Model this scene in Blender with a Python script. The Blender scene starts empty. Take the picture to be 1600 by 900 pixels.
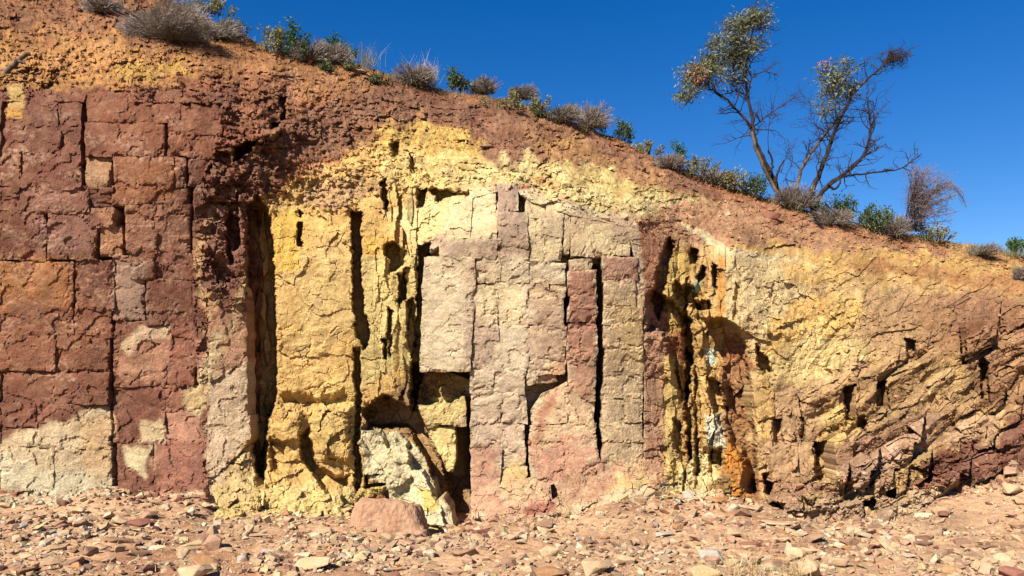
import bpy, bmesh, math, random
import numpy as np
from mathutils import Vector, Matrix, noise as mnoise
from mathutils.geometry import delaunay_2d_cdt

SC = bpy.context.scene
COL = SC.collection
rng = np.random.default_rng(7)
random.seed(7)

# ------------------------------------------------------------------ camera, sky, sun, exposure
F = 1232.0            # focal length in units of 1/1600 of the picture width
EYE = 1.6             # camera height
cam_d = bpy.data.cameras.new('camera')
cam_d.sensor_width = 36.0
cam_d.lens = F / 1600.0 * 36.0
cam_d.shift_y = 150.0 / 1600.0
cam_d.clip_end = 5000.0
cam = bpy.data.objects.new('camera', cam_d)
cam.location = (0, 0, EYE)
cam.rotation_euler = (math.radians(90), 0, 0)
COL.objects.link(cam)
SC.camera = cam

TO_SUN = Vector((-0.47, -0.62, 0.67)).normalized()
sun_elev = math.asin(TO_SUN.z)
sun_az = math.atan2(TO_SUN.x, TO_SUN.y)          # clockwise from +Y
W = bpy.data.worlds.new('World')
SC.world = W
W.use_nodes = True
wn = W.node_tree
bg = wn.nodes['Background']
sky = wn.nodes.new('ShaderNodeTexSky')
sky.sky_type = 'NISHITA'
sky.sun_disc = False
sky.sun_elevation = sun_elev
sky.sun_rotation = sun_az
sky.altitude = 600.0
sky.air_density = 1.0
sky.dust_density = 0.1
sky.ozone_density = 3.0
hs = wn.nodes.new('ShaderNodeHueSaturation'); hs.inputs['Saturation'].default_value = 1.42; hs.inputs['Hue'].default_value = 0.512
wn.links.new(sky.outputs[0], hs.inputs['Color']); wn.links.new(hs.outputs[0], bg.inputs[0])
bg.inputs[1].default_value = 0.050

sun_d = bpy.data.lights.new('sun', 'SUN')
sun_d.energy = 4.4
sun_d.angle = math.radians(0.53)
sun_d.color = (1.0, 0.945, 0.86)
sun = bpy.data.objects.new('sun', sun_d)
sun.rotation_euler = TO_SUN.to_track_quat('Z', 'Y').to_euler()
sun.location = TO_SUN * 60
COL.objects.link(sun)

SC.render.engine = 'CYCLES'
SC.view_settings.view_transform = 'Standard'
SC.view_settings.look = 'None'
SC.view_settings.exposure = 1.38
SC.view_settings.gamma = 1.0
SC.view_settings.use_curve_mapping = False
SC.cycles.max_bounces = 8
SC.cycles.diffuse_bounces = 6

# ------------------------------------------------------------------ numeric helpers
def lin(c, k=1.0):
    c = np.asarray(c, float) / 255.0
    return np.where(c <= 0.04045, c / 12.92, ((c + 0.055) / 1.055) ** 2.4) * k
def muted(c, q=0.13):
    c = np.asarray(c, float); g = c @ np.array([.35, .45, .20]); return c * (1 - q) + np.array([g * 1.02, g, g * .92]) * q

def world(u, v, D):
    """a bearing (u, v) as surveyed from the camera stand and a distance D in metres -> a point of the place"""
    return ((u - 800.0) / F * D, D, EYE + (600.0 - v) / F * D)

_PERM = np.random.default_rng(3).permutation(4096)
def _h(i, j, s):
    return _PERM[(_PERM[(i + s * 131) & 4095] + j * 7 + s * 17) & 4095]
def perlin(x, y, seed=0):
    xi = np.floor(x).astype(np.int64); yi = np.floor(y).astype(np.int64)
    xf = x - xi; yf = y - yi
    def g(i, j, dx, dy):
        a = _h(i, j, seed) * (2 * np.pi / 4096.0)
        return np.cos(a) * dx + np.sin(a) * dy
    sx = xf * xf * xf * (xf * (xf * 6 - 15) + 10); sy = yf * yf * yf * (yf * (yf * 6 - 15) + 10)
    a = g(xi, yi, xf, yf); b = g(xi + 1, yi, xf - 1, yf)
    c = g(xi, yi + 1, xf, yf - 1); d = g(xi + 1, yi + 1, xf - 1, yf - 1)
    return ((a + (b - a) * sx) + ((c + (d - c) * sx) - (a + (b - a) * sx)) * sy) * 1.5
def fbm(x, y, oct=4, seed=0, gain=0.5):
    t = 0.0; a = 1.0
    for o in range(oct):
        t = t + a * perlin(x * 2 ** o + o * 17.3, y * 2 ** o - o * 9.1, seed + o); a *= gain
    return t
def facet(x, y, seed=0, tilt=0.8, jit=0.9):
    """broken-rock noise: every cell of a jittered lattice is a tilted flat face at its own height; returns value, border distance"""
    xi = np.floor(x).astype(np.int64); yi = np.floor(y).astype(np.int64)
    best = np.full(x.shape, 1e9); sec = np.full(x.shape, 1e9); val = np.zeros(x.shape)
    for di in (-1, 0, 1):
        for dj in (-1, 0, 1):
            ci = xi + di; cj = yi + dj
            r1 = _h(ci, cj, seed) / 4096.0; r2 = _h(ci, cj, seed + 11) / 4096.0
            r3 = _h(ci, cj, seed + 23) / 4096.0; r4 = _h(ci, cj, seed + 37) / 4096.0; r5 = _h(ci, cj, seed + 41) / 4096.0
            dx = x - (ci + 0.5 + jit * (r1 - 0.5)); dy = y - (cj + 0.5 + jit * (r2 - 0.5))
            d = dx * dx + dy * dy
            v = (r3 - 0.5) * 2 + tilt * 2 * ((r4 - 0.5) * dx + (r5 - 0.5) * dy)
            nb = d < best
            sec = np.where(nb, best, np.minimum(sec, d))
            val = np.where(nb, v, val); best = np.where(nb, d, best)
    return val, np.sqrt(sec) - np.sqrt(best)
def sstep(x, a, b):
    t = np.clip((x - a) / (b - a), 0, 1); return t * t * (3 - 2 * t)
def poly_sd(U, V, P):
    """signed distance (positive inside) of points to a polygon"""
    P = np.asarray(P, float); best = np.full(U.shape, 1e12); ins = np.zeros(U.shape, bool)
    n = len(P)
    for i in range(n):
        ax, ay = P[i]; bx, by = P[(i + 1) % n]
        ex, ey = bx - ax, by - ay
        wx, wy = U - ax, V - ay
        t = np.clip((wx * ex + wy * ey) / (ex * ex + ey * ey + 1e-9), 0, 1)
        dx, dy = wx - t * ex, wy - t * ey
        best = np.minimum(best, dx * dx + dy * dy)
        c = ((ay > V) != (by > V)) & (U < ex * (V - ay) / (by - ay + 1e-12) + ax)
        ins ^= c
    d = np.sqrt(best)
    return np.where(ins, d, -d)
def pmask(U, V, P, soft):
    P = np.asarray(P, float)
    m = np.zeros(U.shape)
    lo = P.min(0) - soft - 2; hi = P.max(0) + soft + 2
    k = (U > lo[0]) & (U < hi[0]) & (V > lo[1]) & (V < hi[1])
    if k.any():
        m[k] = sstep(poly_sd(U[k], V[k], P), -soft, soft)
    return m
def rect(a, b, c, d): return [(a, b), (c, b), (c, d), (a, d)]
def line(pts):
    p = np.asarray(pts, float); return lambda u: np.interp(u, p[:, 0], p[:, 1])

# ------------------------------------------------------------------ scene helpers
def tag(o, label=None, cat=None, group=None, kind=None):
    if label: o['label'] = label
    if cat: o['category'] = cat
    if group: o['group'] = group
    if kind: o['kind'] = kind
    return o
def empty(name, loc=(0, 0, 0)):
    o = bpy.data.objects.new(name, None); o.location = loc; o.empty_display_size = 0.1
    COL.objects.link(o); return o
def mesh_np(name, verts, faces, mat=None, color=None, smooth=False):
    verts = np.asarray(verts, np.float32); faces = np.asarray(faces, np.int32)
    me = bpy.data.meshes.new(name)
    k = faces.shape[1]
    me.vertices.add(len(verts)); me.vertices.foreach_set('co', verts.ravel())
    me.loops.add(faces.size); me.loops.foreach_set('vertex_index', faces.ravel())
    me.polygons.add(len(faces))
    me.polygons.foreach_set('loop_start', np.arange(0, faces.size, k, dtype=np.int32))
    me.polygons.foreach_set('loop_total', np.full(len(faces), k, np.int32))
    me.polygons.foreach_set('use_smooth', np.full(len(faces), bool(smooth)))
    if color is not None:
        a = me.color_attributes.new('tint', 'FLOAT_COLOR', 'POINT')
        c = np.ones((len(verts), 4), np.float32); c[:, :3] = color
        a.data.foreach_set('color', c.ravel())
    me.update(calc_edges=True); me.validate()
    if mat: me.materials.append(mat)
    return me
def obj(name, me, parent=None):
    o = bpy.data.objects.new(name, me); COL.objects.link(o)
    if parent is not None:
        o.parent = parent
        o.matrix_parent_inverse = Matrix.Translation(-Vector(parent.location)) if parent.parent is None else Matrix()
    return o

class NT:
    def __init__(s, name):
        s.m = bpy.data.materials.new(name); s.m.use_nodes = True
        s.t = s.m.node_tree; s.b = s.t.nodes['Principled BSDF']; s.co = None
    def n(s, typ, **kw):
        x = s.t.nodes.new(typ)
        for k, v in kw.items():
            if isinstance(k, str) and hasattr(x, k): setattr(x, k, v)
        return x
    def l(s, a, b): s.t.links.new(a, b)
    def coords(s):
        if s.co is None: s.co = s.n('ShaderNodeNewGeometry').outputs['Position']
        return s.co
    def noise(s, scale, detail=4, rough=0.6, stretch=None, dist=0.0, co=None):
        x = s.n('ShaderNodeTexNoise'); x.inputs['Scale'].default_value = scale
        x.inputs['Detail'].default_value = detail; x.inputs['Roughness'].default_value = rough
        x.inputs['Distortion'].default_value = dist
        c = co or s.coords()
        if stretch:
            m = s.n('ShaderNodeMapping'); m.inputs['Scale'].default_value = stretch[:3]
            if len(stretch) > 3: m.inputs['Rotation'].default_value = (0, stretch[3], 0)
            s.l(c, m.inputs['Vector']); c = m.outputs[0]
        s.l(c, x.inputs['Vector']); return x.outputs['Fac']
    def rng(s, src, a, b, c, d):
        x = s.n('ShaderNodeMapRange'); s.l(src, x.inputs[0])
        for i, v in zip((1, 2, 3, 4), (a, b, c, d)): x.inputs[i].default_value = v
        return x.outputs[0]
    def mix(s, fac, a, b, mode='MIX'):
        x = s.n('ShaderNodeMix', data_type='RGBA', blend_type=mode)
        for src, i in ((fac, 0), (a, 6), (b, 7)):
            if isinstance(src, (int, float)): x.inputs[i].default_value = src
            elif isinstance(src, tuple): x.inputs[i].default_value = tuple(src) + (1,) if len(src) == 3 else src
            else: s.l(src, x.inputs[i])
        return x.outputs[2]
    def math(s, op, a, b):
        x = s.n('ShaderNodeMath', operation=op)
        for src, i in ((a, 0), (b, 1)):
            if isinstance(src, (int, float)): x.inputs[i].default_value = src
            else: s.l(src, x.inputs[i])
        return x.outputs[0]
    def bump(s, h, strength, dist, prev=None):
        x = s.n('ShaderNodeBump'); x.inputs['Strength'].default_value = strength; x.inputs['Distance'].default_value = dist
        s.l(h, x.inputs['Height'])
        if prev is not None: s.l(prev, x.inputs['Normal'])
        return x.outputs[0]
    def finish(s, color, rough=0.9, normal=None, spec=0.15):
        if isinstance(color, tuple): s.b.inputs['Base Color'].default_value = color + (1,)
        else: s.l(color, s.b.inputs['Base Color'])
        s.b.inputs['Roughness'].default_value = rough
        s.b.inputs['Specular IOR Level'].default_value = spec
        if normal is not None: s.l(normal, s.b.inputs['Normal'])
        return s.m

def rock_material(name, bump=1.0, mottling=1.0):
    t = NT(name)
    a = t.n('ShaderNodeAttribute', attribute_name='tint')
    n1 = t.noise(1.3, 5, 0.65)
    n2 = t.noise(9.0, 5, 0.7, stretch=(1, 1, 1.4))
    n3 = t.noise(46.0, 3, 0.7)
    v1 = t.rng(n1, 0.3, 0.7, 1 - 0.16 * mottling, 1 + 0.16 * mottling)
    v2 = t.rng(n2, 0.28, 0.72, 1 - 0.30 * mottling, 1 + 0.26 * mottling)
    v3 = t.rng(n3, 0.25, 0.75, 0.68, 1.32)
    v = t.math('MULTIPLY', t.math('MULTIPLY', v1, v2), v3)
    vv = t.n('ShaderNodeCombineXYZ')
    for i in range(3): t.l(v, vv.inputs[i])
    c = t.mix(1.0, a.outputs['Color'], vv.outputs[0], 'MULTIPLY')
    # iron stain: drifts warm, and pale leached flecks
    st = t.rng(t.noise(3.1, 6, 0.7), 0.52, 0.75, 0.0, 0.22 * mottling)
    warm = t.mix(1.0, c, (1.12, 0.82, 0.56), 'MULTIPLY')
    c = t.mix(st, c, warm)
    fl = t.rng(t.noise(15.0, 6, 0.75, stretch=(1, 1, 1.8)), 0.60, 0.74, 0.0, 0.40 * mottling)
    c = t.mix(fl, c, t.mix(0.5, c, (0.62, 0.47, 0.34)))
    h = t.noise(11.0, 6, 0.65)
    cr = t.n('ShaderNodeTexVoronoi', feature='DISTANCE_TO_EDGE'); cr.inputs['Scale'].default_value = 7.0
    dm = t.n('ShaderNodeVectorMath', operation='ADD'); nz = t.n('ShaderNodeTexNoise'); nz.inputs['Scale'].default_value = 6.0
    t.l(t.coords(), nz.inputs['Vector'])
    sc_ = t.n('ShaderNodeVectorMath', operation='SCALE'); sc_.inputs['Scale'].default_value = 0.25
    t.l(nz.outputs['Color'], sc_.inputs[0]); t.l(t.coords(), dm.inputs[0]); t.l(sc_.outputs[0], dm.inputs[1])
    t.l(dm.outputs[0], cr.inputs['Vector'])
    crack = t.rng(cr.outputs['Distance'], 0.0, 0.05, 0.0, 1.0)
    crack = t.math('MAXIMUM', crack, t.rng(t.noise(2.3, 3), 0.45, 0.55, 0.0, 1.0))
    fk = t.noise(6.5, 6, 0.62, stretch=(1, 1, 1.7), dist=0.4)
    fk = t.math('DIVIDE', t.math('FLOOR', t.math('MULTIPLY', fk, 11.0), 0.0), 11.0)
    b = t.bump(fk, 0.55 * bump, 0.08)
    b = t.bump(h, 0.22 * bump, 0.02, b)
    b = t.bump(crack, 0.55 * bump, 0.015, b)
    b = t.bump(t.noise(38.0, 4, 0.7), 0.85 * bump, 0.016, b)
    # some faces stay powdery and smooth, others are flaky
    am = t.rng(t.noise(0.8, 3, 0.6), 0.35, 0.62, 0.25, 1.0)
    for nd in t.t.nodes:
        if nd.type == 'BUMP':
            k0 = nd.inputs['Strength'].default_value
            t.l(t.math('MULTIPLY', am, k0 * 1.25), nd.inputs['Strength'])
    return t.finish(c, 0.93, b, 0.12)

M_ROCK = rock_material('weathered_rock')
M_SOIL = rock_material('crumbling_soil', 1.15, 1.1)

# ------------------------------------------------------------------ cliff: surveyed lines and depths
crest_v = line([(-240, -90), (0, -62), (130, -42), (220, -22), (285, 8), (340, 36), (385, 58), (420, 76), (500, 92), (560, 102), (620, 120),
                (700, 142), (800, 157), (860, 181), (940, 207), (1000, 234), (1050, 260), (1120, 285), (1200, 310), (1280, 336),
                (1350, 353), (1420, 366), (1500, 380), (1560, 390), (1600, 398), (1700, 424), (1840, 462)])
contact_v = line([(-240, 786), (0, 782), (170, 779), (300, 772), (335, 776), (360, 800), (550, 806), (640, 830), (735, 824), (870, 800),
                  (960, 782), (1100, 776), (1130, 772), (1200, 790), (1230, 812), (1350, 803), (1450, 774), (1600, 738), (1840, 704)])
brink_v = line([(-240, 145), (130, 146), (250, 155), (350, 205), (372, 300), (400, 318), (430, 325), (540, 330), (600, 288), (680, 298),
                (740, 290), (800, 284), (880, 318), (990, 345), (1040, 378), (1130, 384), (1220, 372), (1300, 385), (1500, 408), (1600, 425), (1840, 480)])

CTRL = np.array([
 (-240,150,10.5),(-240,450,10.3),(-240,790,10.1),(-240,60,11.6),(-240,-90,13.4),
 (0,150,10.35),(0,450,10.2),(0,790,10.1),(0,128,10.5),(0,60,11.4),(0,-60,13.2),
 (200,152,10.35),(200,450,10.2),(200,790,10.1),(200,130,10.5),(200,60,11.6),(220,-20,13.2),
 (330,200,10.45),(345,320,10.4),(350,500,10.3),(350,740,10.15),(340,150,10.6),(330,90,11.6),(340,36,13.0),
 (400,170,10.8),(420,115,11.6),(420,80,12.8),(430,210,10.75),(430,300,10.7),
 (500,290,10.95),(520,230,11.3),(520,150,12.0),(520,96,13.0),
 (600,270,11.0),(610,215,11.5),(600,160,12.2),(620,121,13.2),
 (700,300,10.75),(700,230,11.6),(700,180,12.4),(700,143,13.4),
 (800,292,10.45),(800,250,11.3),(800,200,12.4),(800,158,13.6),
 (900,320,10.5),(900,265,11.6),(940,209,13.7),
 (1000,345,10.6),(1000,290,11.9),(1000,236,13.7),
 (450,330,10.75),(450,500,10.5),(450,700,10.4),(430,790,10.0),(430,830,9.7),
 (540,330,10.8),(540,500,10.6),(540,700,10.4),(540,800,10.0),(540,830,9.8),
 (610,340,10.85),(610,480,10.75),(610,640,10.7),(620,780,10.5),(640,840,10.2),
 (700,400,10.3),(720,570,10.25),(800,450,10.25),(800,650,10.2),(800,780,10.1),(800,830,9.7),
 (960,450,10.25),(960,680,10.15),(960,760,9.95),(960,800,9.5),(880,800,9.8),
 (1070,430,10.9),(1080,600,10.75),(1080,720,10.4),(1070,790,9.8),
 (1150,390,11.0),(1150,480,10.6),(1170,620,10.45),(1180,740,10.3),(1200,800,9.8),(1140,800,9.8),
 (1120,286,13.8),(1120,330,12.4),(1200,311,13.9),(1200,350,12.6),(1200,400,11.6),(1230,500,10.9),(1230,640,10.5),
 (1300,340,13.9),(1300,400,12.3),(1300,500,11.3),(1300,600,10.8),(1300,700,10.35),(1300,800,9.7),
 (1450,371,14.1),(1450,430,12.7),(1450,520,11.7),(1450,620,11.1),(1450,700,10.6),(1450,790,9.5),
 (1600,399,14.3),(1600,450,12.9),(1600,520,11.9),(1600,620,11.2),(1600,700,10.6),(1600,760,9.9),
 (1840,462,14.2),(1840,600,12.0),(1840,740,10.2)], float)
def _phi(r): return r
_n = len(CTRL)
_A = np.zeros((_n + 3, _n + 3)); _P = CTRL[:, :2] / 400.0
_A[:_n, :_n] = _phi(np.hypot(_P[:, None, 0] - _P[None, :, 0], _P[:, None, 1] - _P[None, :, 1]))
_A[:_n, _n] = 1; _A[:_n, _n + 1:] = _P; _A[_n, :_n] = 1; _A[_n + 1:, :_n] = _P.T
_Wt = np.linalg.solve(_A + np.diag([-0.01] * _n + [0] * 3), np.concatenate([CTRL[:, 2], [0, 0, 0]]))
def base_depth(U, V):
    U = np.asarray(U, float) / 400.0; V = np.asarray(V, float) / 400.0
    out = _Wt[_n] + _Wt[_n + 1] * U + _Wt[_n + 2] * V
    for i in range(_n):
        out = out + _Wt[i] * np.sqrt((U - _P[i, 0]) ** 2 + (V - _P[i, 1]) ** 2)
    return out

# hollows and bulges: (outline, metres deeper (+) or prouder (-), edge softness)
FEAT = [
 # deep slot between the red wall and the yellow buttress
 ([(388,318),(402,306),(414,322),(424,360),(430,420),(433,560),(431,625),(420,650),(412,764),(404,764),(396,690),(390,560),(386,400)], 0.62, 4),
 ([(360,330),(372,345),(378,385),(368,392),(352,350)], 0.28, 3), ([(352,365),(362,380),(366,412),(358,410)], 0.2, 2),
 # slit in the yellow buttress, and the crack below it
 ([(549,332),(563,334),(566,420),(567,470),(578,515),(577,542),(566,545),(557,520),(551,460)], 0.5, 2),
 ([(553,545),(562,545),(565,640),(560,690),(566,760),(556,770),(552,690),(556,640)], 0.30, 2.5),
 ([(465,346),(472,348),(472,388),(466,386)], 0.3, 1.5), ([(469,328),(473,330),(472,338),(468,336)], 0.2, 1.5),
 ([(594,285),(602,280),(608,330),(600,328)], 0.35, 2), ([(650,296),(668,296),(664,325),(652,322)], 0.4, 2.5), ([(672,298),(718,298),(705,310),(684,315)], 0.35, 2.5),
 # hollows between the yellow buttress and the pale wall
 ([(602,382),(618,380),(632,392),(634,410),(620,424),(608,422)], 0.5, 2.5), ([(622,430),(634,425),(632,470),(624,480)], 0.4, 2),
 ([(638,470),(648,466),(650,540),(642,560),(636,520)], 0.35, 2), ([(606,480),(613,485),(612,560),(606,550)], 0.25, 2), ([(597,530),(604,528),(604,562),(598,560)], 0.25, 2),
 ([(654,384),(672,382),(670,400),(662,420),(660,580),(648,640),(646,560),(652,470)], 0.55, 2),
 # big undercut under the pale overhang and the pit below
 ([(643,566),(738,566),(738,640),(736,822),(700,822),(690,790),(668,720),(640,668),(575,668),(568,640),(600,615),(640,640)], 0.62, 3),
 ([(690,700),(736,640),(737,822),(712,822),(700,780)], 0.55, 5),
 ([(568,664),(640,664),(655,700),(610,705),(606,740),(564,680)], 0.22, 4),
 # yellow lump in the undercut and the leaning pale slabs below
 ([(652,634),(668,634),(700,630),(722,618),(725,662),(708,666),(711,700),(705,735),(697,732),(680,700),(664,670)], -0.30, 4),
 ([(612,682),(636,690),(642,728),(660,735),(674,760),(690,790),(708,824),(640,824),(606,760)], -0.30, 4),
 ([(568,744),(600,744),(600,756),(572,762)], 0.35, 3),
 # lower yellow buttress: bulges and undercuts
 ([(425,612),(480,618),(496,628),(540,610),(552,628),(540,640),(480,640),(460,640),(436,640)], 0.10, 6),
 ([(468,680),(480,672),(490,720),(520,745),(545,745),(540,765),(510,770),(490,740),(472,715)], 0.32, 4),
 ([(430,625),(470,640),(476,690),(440,690)], -0.14, 8), ([(490,640),(545,640),(550,720),(500,715)], -0.16, 10), ([(330,770),(420,740),(560,775),(560,830),(330,830)], -0.16, 14),
 ([(384,775),(404,772),(408,794),(398,798),(386,790)], -0.1, 3),
 ([(420,690),(450,690),(440,740),(425,735)], 0.2, 4),
 # fissures of the pale wall
 ([(881,424),(889,424),(889,540),(893,586),(886,588),(882,520)], 0.55, 1.5),
 ([(921,413),(936,415),(942,440),(941,560),(939,718),(931,716),(929,560),(931,450)], 0.50, 1.8),
 # right-hand hollow with hanging ribs
 ([(1036,388),(1046,372),(1054,380),(1046,420),(1036,470),(1030,500),(1018,470),(1026,430)], 0.35, 3),
 ([(1010,460),(1022,455),(1050,470),(1078,500),(1082,560),(1074,625),(1062,628),(1050,560),(1036,520),(1026,512),(1012,520)], 0.45, 4),
 ([(1076,386),(1090,390),(1090,414),(1080,412)], 0.35, 2), ([(1088,432),(1100,412),(1104,432),(1092,440)], 0.4, 2), ([(1114,412),(1120,414),(1120,450),(1114,446)], 0.35, 1.5),
 ([(1053,440),(1070,450),(1074,500),(1066,510),(1056,470)], 0.35, 3), ([(1070,445),(1084,452),(1100,500),(1128,498),(1150,510),(1165,545),(1160,562),(1130,570),(1124,600),(1112,580),(1100,560),(1086,575),(1070,560)], 0.42, 4),
 ([(1088,470),(1108,470),(1110,484),(1090,485)], 0.4, 2),
 ([(1072,540),(1079,560),(1082,720),(1076,725),(1070,640)], 0.40, 1.8), ([(1085,570),(1090,572),(1092,740),(1086,742)], 0.22, 1.5),
 ([(1052,655),(1062,660),(1072,700),(1066,722),(1054,700)], 0.25, 2.5),
 ([(1105,590),(1128,600),(1138,640),(1136,690),(1124,660),(1110,620)], 0.35, 3),
 ([(1130,572),(1164,560),(1172,600),(1174,640),(1180,700),(1182,770),(1160,770),(1166,720),(1140,690),(1136,640)], 0.42, 4),
 ([(1134,660),(1146,690),(1160,700),(1172,735),(1168,780),(1124,780),(1130,730)], -0.45, 5),
 ([(1098,655),(1134,650),(1134,700),(1102,700)], -0.14, 3), ([(1108,700),(1130,706),(1128,730),(1112,725)], 0.25, 3),
 # square joint holes of the banded slope
 ([(1271,691),(1304,692),(1308,752),(1272,750)], 0.55, 1.6), ([(1319,602),(1335,600),(1336,662),(1322,654)], 0.45, 1.8), ([(1367,598),(1384,596),(1391,640),(1368,634)], 0.45, 1.8),
 ([(1338,648),(1350,650),(1358,676),(1340,668)], 0.3, 2.5),  ([(1416,530),(1430,532),(1430,562),(1417,560)], 0.35, 2.2),
 ([(1500,506),(1508,508),(1510,570),(1503,566)], 0.35, 2.2), 
 ([(1532,560),(1542,562),(1544,630),(1534,620)], 0.5, 2), 
 ([(1350,783),(1366,780),(1368,812),(1352,812)], 0.6, 1.5), ([(1386,764),(1402,766),(1400,779),(1387,776)], 0.5, 1.2),
 ([(1212,652),(1220,650),(1222,690),(1216,700),(1209,680)], 0.25, 3), ([(1250,640),(1256,660),(1257,700),(1252,690)], 0.18, 2.5),
 ([(1182,540),(1200,562),(1206,580),(1196,586),(1184,570)], 0.35, 3), ([(1192,742),(1204,738),(1206,774),(1194,768)], 0.5, 2),
 ([(1198,786),(1228,786),(1228,802),(1200,800)], 0.45, 1.5), ([(1236,612),(1246,620),(1250,650),(1240,640)], 0.3, 2),
 # ledges of the banded slope (prouder toward the camera)
 ([(1198,776),(1260,770),(1300,776),(1312,792),(1240,806),(1200,786)], -0.22, 5), ([(1306,690),(1360,690),(1400,740),(1390,770),(1310,755)], -0.05, 8),
 ([(1440,700),(1500,680),(1600,660),(1760,640),(1760,740),(1600,745),(1440,760),(1400,780)], -0.10, 12),
 ([(1350,690),(1420,640),(1500,640),(1480,680),(1400,720)], -0.06, 8),
 # overhang on the left above the fold and other dark nooks
 ([(368,232),(384,222),(402,218),(392,232),(378,244),(366,252)], 0.40, 2.5), ([(384,216),(420,205),(440,196),(445,206),(408,222)], -0.18, 4),
 ([(437,150),(446,152),(448,186),(440,184)], 0.3, 2), ([(425,192),(440,190),(436,200),(424,200)], 0.25, 2),
 ([(0,150),(6,170),(8,218),(0,220)], 0.5, 2),
 ([(610,225),(622,224),(626,245),(614,243)], 0.25, 3), ([(640,240),(648,250),(652,275),(642,268)], 0.25, 2),
 ([(712,300),(735,300),(732,306),(716,308)], 0.15, 2),
 ([(1150,440),(1156,450),(1150,500),(1145,500)], 0.12, 2),
 # bedded ledge at the foot of the red wall
 ([(100,806),(180,786),(320,762),(330,782),(260,800),(140,825)], -0.30, 4), ([(150,820),(300,796),(380,800),(380,830),(150,840)], -0.3, 6),
 ([(736,760),(872,752),(880,806),(738,812)], -0.05, 5), ([(860,760),(872,756),(874,784),(862,782)], 0.25, 2),
 ([(870,800),(960,752),(1040,740),(1060,790),(900,812)], -0.14, 12),
]
# blocks stand in front of these zones, the core lies behind them
CORE = [([(-260,160),(345,164),(330,240),(300,300),(298,500),(312,640),(312,755),(-260,768)], 0.30, 4),
        ([(696,382),(738,378),(742,312),(780,302),(806,302),(828,318),(892,340),(978,358),(988,400),(1003,440),(1003,712),(880,738),(742,752),(742,592),(670,568),(670,398)], 0.36, 4)]

def warp(U, V, amp, scale, seed):
    return (U + amp * fbm(U / scale, V / scale, 3, seed), V + amp * fbm(U / scale + 40, V / scale - 13, 3, seed + 5))

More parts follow.
